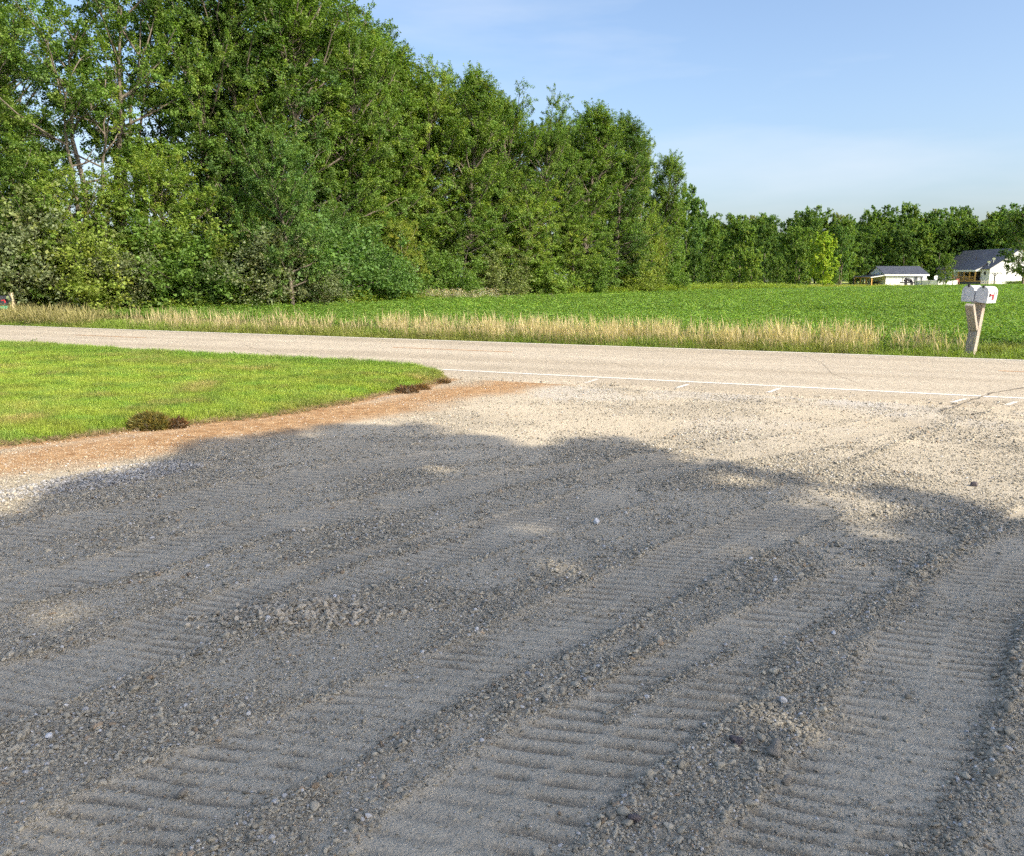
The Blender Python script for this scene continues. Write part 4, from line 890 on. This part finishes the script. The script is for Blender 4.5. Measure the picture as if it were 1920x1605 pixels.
# clump of torn-up grass and clods
def clump(px, py, rad, hgt, seed, col, label, nl=5200, name='grass_clump', cat='clump', core=M_sod):
    x, y = G(px, py); r = np.random.default_rng(seed); o = empty(name, (x, y, .0), 0, label, cat)
    bm = bmesh.new(); bmesh.ops.create_icosphere(bm, subdivisions=4, radius=1)
    co = np.array([v.co[:] for v in bm.verts]); dsp = 1 + .35 * (fbm(co[:, 0] + seed, co[:, 1] + co[:, 2] * 2, .5, seed, 3) - .5) + .3 * (fbm(co[:, 0] * 3, co[:, 1] * 3 + co[:, 2] * 5, .5, seed + 1, 3) - .5)
    for v, c_ in zip(bm.verts, co * dsp[:, None] * np.array([rad, rad * .7, hgt])): v.co = c_
    me = bpy.data.meshes.new('soil_core'); bm.to_mesh(me); bm.free(); me.materials.append(core); obj('soil_core', me, o)
    d = unit(r.normal(0, 1, (nl, 3)) * [1, 1, .9]); d[:, 2] = np.abs(d[:, 2]); P = d * np.array([rad, rad * .7, hgt]) * r.uniform(.85, 1.12, nl)[:, None]
    V, f = leaves(P, unit(d + r.normal(0, .9, P.shape)), unit(r.normal(0, 1, P.shape)), r.uniform(.03, .09, nl), .06, .02)
    a = obj('torn_grass', np_mesh('torn_grass', V, f, M_leaf, dict(lt=np.repeat(r.uniform(.4, 1.6, nl), 4), ly=np.repeat(r.uniform(0, 1, nl), 4))), o); a.color = (*col, 1); a['kind'] = 'stuff'
    return o
clump(281, 803, .19, .135, 5, (.14, .15, .055), 'heap of torn-up olive green grass on the lawn edge')
clump(330, 801, .10, .07, 6, (.11, .08, .05), 'dark brown dug-up sod clod right beside the torn grass heap', 900, 'sod_clod', 'clod')
clump(762, 736, .15, .07, 7, (.11, .08, .05), 'dark overturned sod clod at the lawn corner near the road', 900, 'sod_clod', 'clod')
clump(790, 730, .11, .035, 8, (.15, .11, .06), 'low ragged clod between the dark clod and the lawn corner', 700, 'sod_clod', 'clod')
clump(832, 719, .07, .025, 9, (.12, .09, .05), 'smallest clod at the very corner of the lawn', 400, 'sod_clod', 'clod')

# ------------------------------------------------------------------ mailboxes
def arch_pts(wd_, ht, n=9):
    rr = wd_ / 2; pts = [(-rr, 0), (rr, 0)]; rh = min(rr, ht * .5)
    for i in range(n + 1): a = math.pi * i / n; pts.append((rr * math.cos(a), ht - rh + rh * math.sin(a)))
    return pts
def mailbox(name, loc, axis_door, wd_, ht, ln, mat_, label, tilt=0.0, flag_side=1, ribs=0, group=None, chars=False):
    """local: door faces -Y, +X is the side seen; origin at the bottom centre"""
    o = empty(name, loc, 0, label, 'mailbox', group)
    yaw = math.atan2(axis_door[1], axis_door[0]) + math.pi / 2; o.rotation_euler = (0, tilt, yaw)
    pr = arch_pts(wd_, ht)
    MB().poly_prism([Vector((a, -ln / 2 + .012, b_)) for a, b_ in pr], (0, ln - .012, 0)).build('box_body', mat_, o, bevel=.003)
    pr2 = arch_pts(wd_ + .012, ht + .006); d = MB().poly_prism([Vector((a, -ln / 2 - .012, b_ - .002)) for a, b_ in pr2], (0, .022, 0)).build('door', mat_, o, bevel=.003)
    for k in range(ribs):
        z = ht * (.16 + .2 * k); rb = MB().box(-wd_ * .3, wd_ * .3, -ln / 2 - .017, -ln / 2 - .011, z, z + .012).build('raised_rib', mat_, d, bevel=.001)
    if ribs:
        MB().box(-wd_ * .32, -wd_ * .29, -ln / 2 - .018, -ln / 2 - .011, ht * .14, ht * .8).build('raised_rib', mat_, d)
        MB().box(wd_ * .29, wd_ * .32, -ln / 2 - .018, -ln / 2 - .011, ht * .14, ht * .8).build('raised_rib', mat_, d)
    MB().box(-.018, .018, -ln / 2 - .028, -ln / 2 + .03, ht - .035, ht + .022).build('latch_tab', M_dark, o, bevel=.002)
    fx = flag_side * (wd_ / 2 + .004)
    if flag_side:
        fl = MB().box(fx - .004, fx + .006, -ln / 2 + .05, -ln / 2 + .10, ht * .40, ht * .60).build('flag_bracket', M_dark, o)
        MB().box(fx + .006, fx + .012, -ln / 2 + .07, -ln / 2 + .24, ht * .47, ht * .54).box(fx + .006, fx + .012, -ln / 2 + .20, -ln / 2 + .245, ht * .22, ht * .47).build('flag', M_red, o)
    return o
BX, BY = G(1818, 666); BASE = Vector((BX, BY, 0))
DOOR = Vector((-.80, -.60, 0)).normalized(); SIDE = Vector((-DOOR.y, DOOR.x, 0))   # side that faces the sun
pt = empty('mailbox_post', BASE, 0, 'weathered leaning wooden post with a front brace, carrying two mailboxes across the road', 'post')
lean_v = (W(1838, 566, BY + .0) - BASE); lean_v.y *= .2; top = lean_v.normalized() * 1.10
def beam(a, b_, wx, wy, name, parent, m_, xdir):
    a = Vector(a); b_ = Vector(b_); z = (b_ - a).normalized(); xd = (Vector(xdir) - z * Vector(xdir).dot(z)).normalized(); yd = z.cross(xd)
    mb = MB(); v = [c_ + xd * sx * wx / 2 + yd * sy * wy / 2 for c_ in (a, b_) for sy in (-1, 1) for sx in (-1, 1)]
    mb.add(v, [(0, 2, 3, 1), (4, 5, 7, 6), (0, 1, 5, 4), (2, 6, 7, 3), (0, 4, 6, 2), (1, 3, 7, 5)]); return mb.build(name, m_, parent, bevel=.004)
beam(top * -.06, top, .19, .13, 'upright', pt, M_wood, SIDE)
fr = DOOR * .5
beam(top * .50 + DOOR * .07, top + fr * .9 - Vector((0, 0, .02)), .17, .08, 'brace', pt, M_wood, SIDE)
beam(top + DOOR * -.22 + Vector((0, 0, .01)), top + DOOR * .30 + Vector((0, 0, .03)), .10, .04, 'arm', pt, M_wood, SIDE)
pc = BASE + top + DOOR * .06 + Vector((0, 0, .035))
MBX = dict(group='pair of mailboxes on the leaning post')
mL = mailbox('mailbox', pc - SIDE * .14, DOOR, .24, .335, .42, M_galv, 'weathered grey metal mailbox with ribbed door on the leaning post', .03, 0, 3, 'pair of mailboxes on the leaning post')
mR = mailbox('mailbox', pc + SIDE * .125 + Vector((0, 0, -.015)), DOOR, .24, .335, .42, M_whitebox, 'white mailbox with small red flag, sunlit side toward the road', .12, 1, 0, 'pair of mailboxes on the leaning post')
def letters(txt, parent, loc, rot, size, m_, name='lettering'):
    cu = bpy.data.curves.new(name, 'FONT'); cu.body = txt; cu.size = size; cu.extrude = .001
    o = bpy.data.objects.new(name, cu); coll().link(o); dg = bpy.context.evaluated_depsgraph_get(); me = bpy.data.meshes.new_from_object(o.evaluated_get(dg)); coll().unlink(o); bpy.data.objects.remove(o)
    me.materials.clear(); me.materials.append(m_); q = obj(name, me, parent); q.location = loc; q.rotation_euler = rot; return q
letters('E 5', mR, (.1225, .04, .17), (math.pi / 2, 0, math.pi / 2), .10, M_dark)
letters('r-', mR, (.1225, .06, .245), (math.pi / 2, 0, math.pi / 2), .05, M_dark)

PX, PY = G(27, 601); PB = Vector((PX, PY, 0)); DN = Vector((-N2[0], -N2[1], 0)); SN = Vector((-DN.y, DN.x, 0))
p2 = empty('mailbox_post', PB, 0, 'pale square wooden post with angled bracket holding the black mailbox', 'post')
beam((0, 0, -.05), (-.02, 0, 1.04), .12, .12, 'upright', p2, M_palewood, SN)
bo = Vector((-.06, -.02, 0))
beam(DN * .06 + Vector((0, 0, .26)), DN * .40 + Vector((0, 0, .56)), .05, .04, 'bracket', p2, M_palewood, SN)
beam(DN * .05 + Vector((0, 0, .585)), DN * .62 + Vector((0, 0, .585)), .10, .035, 'arm', p2, M_palewood, SN)
m3 = mailbox('mailbox', PB + DN * .36 + Vector((0, 0, .605)), DN, .26, .34, .52, M_black, 'black mailbox with red flag on the pale post by the wood', .0, 1)
sg = MB().box(-.006, .006, -.26, .26, -.12, 0).build('address_plate', M_greenplate); sg.location = PB + DN * .50 + SN * .06 + Vector((0, 0, .57)); sg.rotation_euler = (0, 0, math.atan2(DN.y, DN.x) + math.pi / 2)
tag(sg, 'green reflective address plate hanging under the black mailbox', 'sign')

# ------------------------------------------------------------------ garage
def quad(mb, pts): return mb.add(pts, [tuple(range(len(pts)))])
gx0, gy0, gzb = W(1659, 534, 200).x, 200.0, -.40
gl, gd, ge, gp = 9.6, 9.6, 2.55, 4.35           # length, depth, eave, peak
ga = empty('white_garage', (gx0, gy0, gzb), 0, 'white garage with dark metal roof and a lean-to porch on its shaded end', 'building')
mb = MB(); mb.poly_prism([Vector((0, 0, -.3)), Vector((0, gd, -.3)), Vector((0, gd, ge)), Vector((0, gd / 2, gp)), Vector((0, 0, ge))], (gl, 0, 0)); mb.build('wall', M_siding, ga)
ov = .45; sl = (gp - ge) / (gd / 2)
for sgn, y0 in ((-1, 0), (1, gd)):
    a_ = Vector((-ov, y0 + sgn * ov, ge - sl * ov + .04)); p_ = Vector((-ov, gd / 2, gp + .05))
    MB().poly_prism([a_, p_, p_ + Vector((0, 0, .1)), a_ + Vector((0, 0, .1))], (gl + 2 * ov + .2, 0, 0)).build('roof_panel', M_roof, ga)
MB().box(-ov, gl + ov + .2, -ov - .06, -ov, ge - sl * ov - .22, ge - sl * ov + .10).build('fascia', M_trim, ga)
for k in range(10): MB().box(.5 + k * 1.0, .54 + k * 1.0, -.015, 0, -.2, ge - .25).build('siding_seam', M_siding, ga)
MB().box(-.05, .09, -.05, .0, -.3, ge - .2).build('corner_trim', M_dark, ga)
wn_ = MB().box(6.75, 7.75, -.05, .03, .9, 2.0).build('window', M_trim, ga); MB().box(6.85, 7.65, -.07, -.052, 1.0, 1.9).build('pane', M_glass, wn_)
wn_ = MB().box(8.3, 8.9, -.05, .03, .9, 1.9).build('window', M_trim, ga); MB().box(8.38, 8.82, -.07, -.052, 1.0, 1.82).build('pane', M_glass, wn_)
pw = 3.3
MB().poly_prism([Vector((-.03, -.3, ge - .22)), Vector((-pw - .3, -.3, ge - .75)), Vector((-pw - .3, -.3, ge - .63)), Vector((-.03, -.3, ge - .1))], (0, gd + .6, 0)).build('porch_roof', M_roof, ga)
MB().poly_prism([Vector((-.03, -.36, ge - .34)), Vector((-pw - .3, -.36, ge - .87)), Vector((-pw - .3, -.36, ge - .68)), Vector((-.03, -.36, ge - .14))], (0, .05, 0)).build('porch_fascia', M_trim, ga)
for yy_ in (0, gd / 3, gd * 2 / 3, gd): MB().box(-pw, -pw + .2, yy_ - .1, yy_ + .1, -.3, ge - .78).build('porch_post', M_cedar, ga)
MB().box(-pw, -pw + .12, 0, gd, ge - .95, ge - .78).build('porch_beam', M_cedar, ga)
MB().box(-.9, -.4, 3, 5, -.2, .8).build('stored_bench', M_dark, ga)

# dark trailer with load
tr_ = empty('garden_trailer', (W(1703, 534, 196).x, 196.5, -.40), 0, 'black garden trailer loaded with dark bundles, parked before the white garage wall', 'trailer')
MB().box(-1.5, 1.4, -.6, .6, .45, .72).build('bed', M_dark, tr_); 
for x_ in (-1.45, .0, 1.35): MB().box(x_ - .05, x_ + .05, -.58, -.5, .7, 1.9 if x_ < -1 else 1.2).build('stake', M_dark, tr_)
for x_ in (-.7, .7): MB().tube((x_, -.75, .3), (x_, -.6, .3), .32, n=14).build('wheel', M_dark, tr_)
for k, (x_, z_, rr) in enumerate([(-.5, 1.0, .38), (.15, 1.35, .42), (.7, 1.0, .36)]):
    q = bpy.data.objects.new('bundle', pebble(90 + k, 3, .9, 1.0, False, M_dark)); coll().link(q); q.parent = tr_; q.location = (x_, 0, z_); q.scale = (rr * 1.9,) * 3

# pool: round wall in panels with cap rail
pc_ = Vector((W(1755, 530, 190).x, 190, -.45)); pr_ = 4.35
po = empty('above_ground_pool', pc_, 0, 'white round above-ground pool with capped panels behind the small yard tree', 'pool')
NP = 16
for k in range(NP):
    a0, a1 = 2 * math.pi * k / NP, 2 * math.pi * (k + 1) / NP; v0 = Vector((math.cos(a0), math.sin(a0), 0)) * pr_; v1 = Vector((math.cos(a1), math.sin(a1), 0)) * pr_
    q = MB(); q.add([v0 * .99 + (v1 - v0) * .02, v1 * .99 - (v1 - v0) * .02, (v1 - (v1 - v0) * .02) * .98, (v0 + (v1 - v0) * .02) * .98], []); q.v = []
    q.poly_prism([v0, v1, v1 * .985, v0 * .985], (0, 0, 1.12)); q.build('wall_panel', M_siding, po)
    MB().poly_prism([v0 * 1.02, v1 * 1.02, v1 * .96, v0 * .96], (0, 0, .05)).build('cap_rail', M_trim, po).location = (0, 0, 1.125)
    MB().tube(v0 * 1.012, v0 * 1.012 + Vector((0, 0, 1.12)), .05).build('upright', M_dark, po)
MB().add([(math.cos(k * .3927) * pr_ * .975, math.sin(k * .3927) * pr_ * .975, .95) for k in range(16)], [tuple(range(16))]).build('water', M_glass, po)
def lounge(px, Yq, z, label):
    p = W(px, 525, Yq); o = empty('patio_chair', (p.x, Yq, z), 0, label, 'chair')
    MB().box(-.35, .35, -.35, .35, .35, .45).build('seat', M_trim, o)
    a_ = [Vector((-.36, .36, .45)), Vector((.36, .36, .45))] + [Vector((.42 * math.cos(math.pi * k / 8), .36, .9 + .42 * math.sin(math.pi * k / 8))) for k in range(9)]
    MB().poly_prism(a_, (0, .08, 0)).build('backrest', M_trim, o)
    for sx in (-.31, .31):
        for sy in (-.31, .31): MB().box(sx - .03, sx + .03, sy - .03, sy + .03, 0, .35).build('leg', M_trim, o)
    return o
dk = empty('pool_deck', (W(1745, 530, 196.5).x, 196.5, -.4), 0, 'low white-edged wooden deck behind the pool', 'deck')
MB().box(-3, 3.2, -1, 1.6, .8, .95).build('platform', M_trim, dk)
for sx in (-2.8, 0, 3): MB().box(sx - .08, sx + .08, -.9, -.74, 0, .8).build('post', M_palewood, dk)
lounge(1735, 196.8, .55, 'white round-backed patio chair nearer the garage on the pool deck')
lounge(1756, 196.8, .55, 'white round-backed patio chair half hidden by the small yard tree')

# ------------------------------------------------------------------ house
hx0, hy0, hzb = W(1854, 530, 200).x, 200.0, 0.0
hl, hw, he, hp = 25.0, 13.8, 3.55, 8.15
ho = empty('white_house', (hx0, hy0, hzb), 0, 'white house with steep dark metal roof and orange timber porch behind the field', 'building')
# gable front wall, long shaded wall in pieces round the recessed porch
MB().poly_prism([Vector((0, 0, -.6)), Vector((hw, 0, -.6)), Vector((hw, 0, he)), Vector((hw / 2, 0, hp)), Vector((0, 0, he))], (0, .25, 0)).build('gable_wall', M_siding, ho)
MB().poly_prism([Vector((0, hl, -.6)), Vector((hw, hl, -.6)), Vector((hw, hl, he)), Vector((hw / 2, hl, hp)), Vector((0, hl, he))], (0, .25, 0)).build('gable_wall', M_siding, ho)
MB().box(0, .25, .253, 3.9, -.6, he).build('side_wall', M_siding, ho)
MB().box(0, .25, 14.2, hl - .003, -.6, he).build('side_wall', M_siding, ho)
MB().box(2.6, 2.8, 3.9, 14.2, -.6, he + .6).build('porch_back_wall', M_inner, ho)
MB().box(.25, 2.6, 3.7, 3.9, -.6, he).build('porch_end_wall', M_siding, ho)
MB().box(.25, 2.6, 14.2, 14.4, -.6, he).build('porch_end_wall', M_siding, ho)
MB().box(hw - .25, hw, .253, hl - .003, -.6, he).build('side_wall', M_siding, ho)
sl = (hp - he) / (hw / 2); ov = .5
for sgn, x0 in ((-1, 0), (1, hw)):
    a_ = Vector((x0 + sgn * ov, -ov, he - sl * ov + .05)); p_ = Vector((hw / 2, -ov, hp + .05))
    MB().poly_prism([a_, p_, p_ + Vector((0, 0, .14)), a_ + Vector((0, 0, .14))], (0, hl + 2 * ov + .25, 0)).build('roof_panel', M_roof, ho)
for k in range(24):   # standing seams
    y_ = .2 + k * 1.05; MB().poly_prism([Vector((-ov, y_, he - sl * ov + .19)), Vector((hw / 2, y_, hp + .19)), Vector((hw / 2, y_, hp + .24)), Vector((-ov, y_, he - sl * ov + .24))], (0, .05, 0)).build('roof_seam', M_roof, ho)
# porch roof laid over the main slope
MB().poly_prism([Vector((-1.5, 3.5, he - .5)), Vector((2.6, 3.5, he + sl * 2.6 + .26)), Vector((2.6, 3.5, he + sl * 2.6 + .36)), Vector((-1.5, 3.5, he - .36))], (0, 11, 0)).build('porch_roof', M_roof, ho)
MB().box(-1.56, -1.5, 3.5, 14.5, he - .78, he - .38).build('porch_fascia', M_trim, ho)
MB().poly_prism([Vector((-1.5, 3.44, he - .78)), Vector((.3, 3.44, he - .78)), Vector((.3, 3.44, he + .4)), Vector((-1.5, 3.44, he - .4))], (0, .05, 0)).build('porch_cheek', M_siding, ho)
MB().box(-1.45, 2.6, 3.6, 14.4, .35, .60).build('porch_deck', M_cedar, ho)
for y_ in (3.8, 6.3, 8.8, 11.4, 14.2): MB().box(-1.42, -1.18, y_ - .12, y_ + .12, .6, he - .5).build('porch_post', M_cedar, ho)
MB().box(-1.36, -1.26, 3.9, 14.1, 1.50, 1.62).build('hand_rail', M_cedar, ho); MB().box(-1.36, -1.26, 3.9, 14.1, .72, .82).build('bottom_rail', M_cedar, ho)
for k in range(20): MB().box(-1.34, -1.28, 4.3 + k * .5, 4.37 + k * .5, .82, 1.5).build('baluster', M_cedar, ho)
MB().box(-1.4, 2.5, 3.62, 14.3, -.6, .345).build('skirting', M_inner, ho)
for y_ in (5.2, 8.0, 11.5):
    f_ = MB().box(2.54, 2.6, y_ - .7, y_ + .7, .7, 2.7).build('window', M_trim, ho); MB().box(2.51, 2.535, y_ - .6, y_ + .6, .8, 2.6).build('pane', M_glass, f_)
f_ = MB().tube((-.06, 2.0, 2.35), (.0, 2.0, 2.35), .48, n=20).build('round_window', M_dark, ho); MB().tube((-.075, 2.0, 2.35), (-.062, 2.0, 2.35), .38, n=20).build('pane', M_glass, f_)
MB().box(-.03, .09, -.03, .0, -.6, he - .2).build('corner_trim', M_trim, ho)
for k in range(13): MB().box(.8 + k * 1.0, .83 + k * 1.0, -.012, 0, -.5, he - .1).build('siding_seam', M_siding, ho)
MB().tube((1.8 + 1.2, 12, he + sl * 3.0 + .1), (3.0, 12, he + sl * 3 + 1.0), .1).build('vent_pipe', M_dark, ho)
def dish(loc, label):
    o = empty('satellite_dish', loc, 0, label, 'satellite dish'); MB().tube((0, 0, -.9), (0, 0, 0), .05).build('mast', M_trim, o)
    V = [(0, -.05, 0)]; n = 14
    for j, (rr, dp) in enumerate(((.18, .0), (.34, .08))):
        V += [(math.cos(k * 2 * math.pi / n) * rr, -dp - .05 + .0, math.sin(k * 2 * math.pi / n) * rr) for k in range(n)]
    q = MB(); q.add(V, [(0, 1 + k, 1 + (k + 1) % n) for k in range(n)] + [(1 + k, 1 + n + k, 1 + n + (k + 1) % n, 1 + (k + 1) % n) for k in range(n)])
    d_ = q.build('reflector', M_trim, o); d_.rotation_euler = (.5, 0, -.4); MB().tube((0, -.1, -.3), (0, -.7, .1), .03).build('feed_arm', M_trim, o)
dish((hx0 - .55, hy0 - .2, 5.0), 'lower of two white satellite dishes at the house corner'); dish((hx0 + .2, hy0 - .75, 5.75), 'upper white satellite dish by the house gable')
tp_ = W(1864, 530, 192); cp = empty('clothesline_post', (tp_.x, 192, -.15), 0, 'dark T-shaped braced post standing before the sunlit white gable wall', 'post')
MB().box(-.09, .09, -.09, .09, -.3, 2.45).build('upright', M_dark, cp); MB().box(-1.7, 1.5, -.08, .08, 2.45, 2.6).build('crossbar', M_dark, cp)
beam((0, 0, 1.8), (.62, 0, 2.45), .1, .1, 'brace', cp, M_dark, (0, 1, 0)); beam((0, 0, 1.8), (-.62, 0, 2.45), .1, .1, 'brace', cp, M_dark, (0, 1, 0))
def adk(px, Yq, label):
    p = W(px, 526, Yq); o = empty('lawn_chair', (p.x, Yq, 0), -.4, label, 'chair')
    MB().box(-.33, .33, -.3, .3, .34, .40).build('seat', M_pink, o); MB().box(-.33, .33, .28, .34, .4, 1.1).build('backrest', M_pink, o)
    for sx in (-.3, .3): MB().box(sx - .03, sx + .03, -.3, .3, .58, .63).build('arm', M_pink, o)
    for sx in (-.3, .3):
        for sy in (-.27, .27): MB().box(sx - .03, sx + .03, sy - .03, sy + .03, -.3, .34).build('leg', M_pink, o)
adk(1796, 196, 'faded red lawn chair between the pool and the timber porch')
# low rail fence before the house corner
fe = empty('picket_fence', (W(1852, 533, 188).x, 188, -.25), 0, 'short weathered grey picket fence behind the white mailbox', 'fence')
for k in range(9): MB().box(-1.6 + k * .4, -1.5 + k * .4, -.02, .02, 0, .95).build('picket', M_wood, fe)
for z_ in (.25, .75): MB().box(-1.65, 1.8, .022, .06, z_, z_ + .08).build('rail', M_wood, fe)
# grassy bank against the house
n = 700; x = r.uniform(hx0 + .6, hx0 + 14, n); y = r.uniform(189, 195, n)
scatter('bank_grass', np.stack([x, y, np.full(n, -.3)], 1), rs(n, r, .1), s3(r.uniform(1.5, 2.5, n), r.uniform(.6, 1.1, n)), np.array([.13, .21, .04]) * r.uniform(.7, 1.2, n)[:, None], r.integers(0, 3, n), WD, label='grassy bank below the sunlit gable wall')
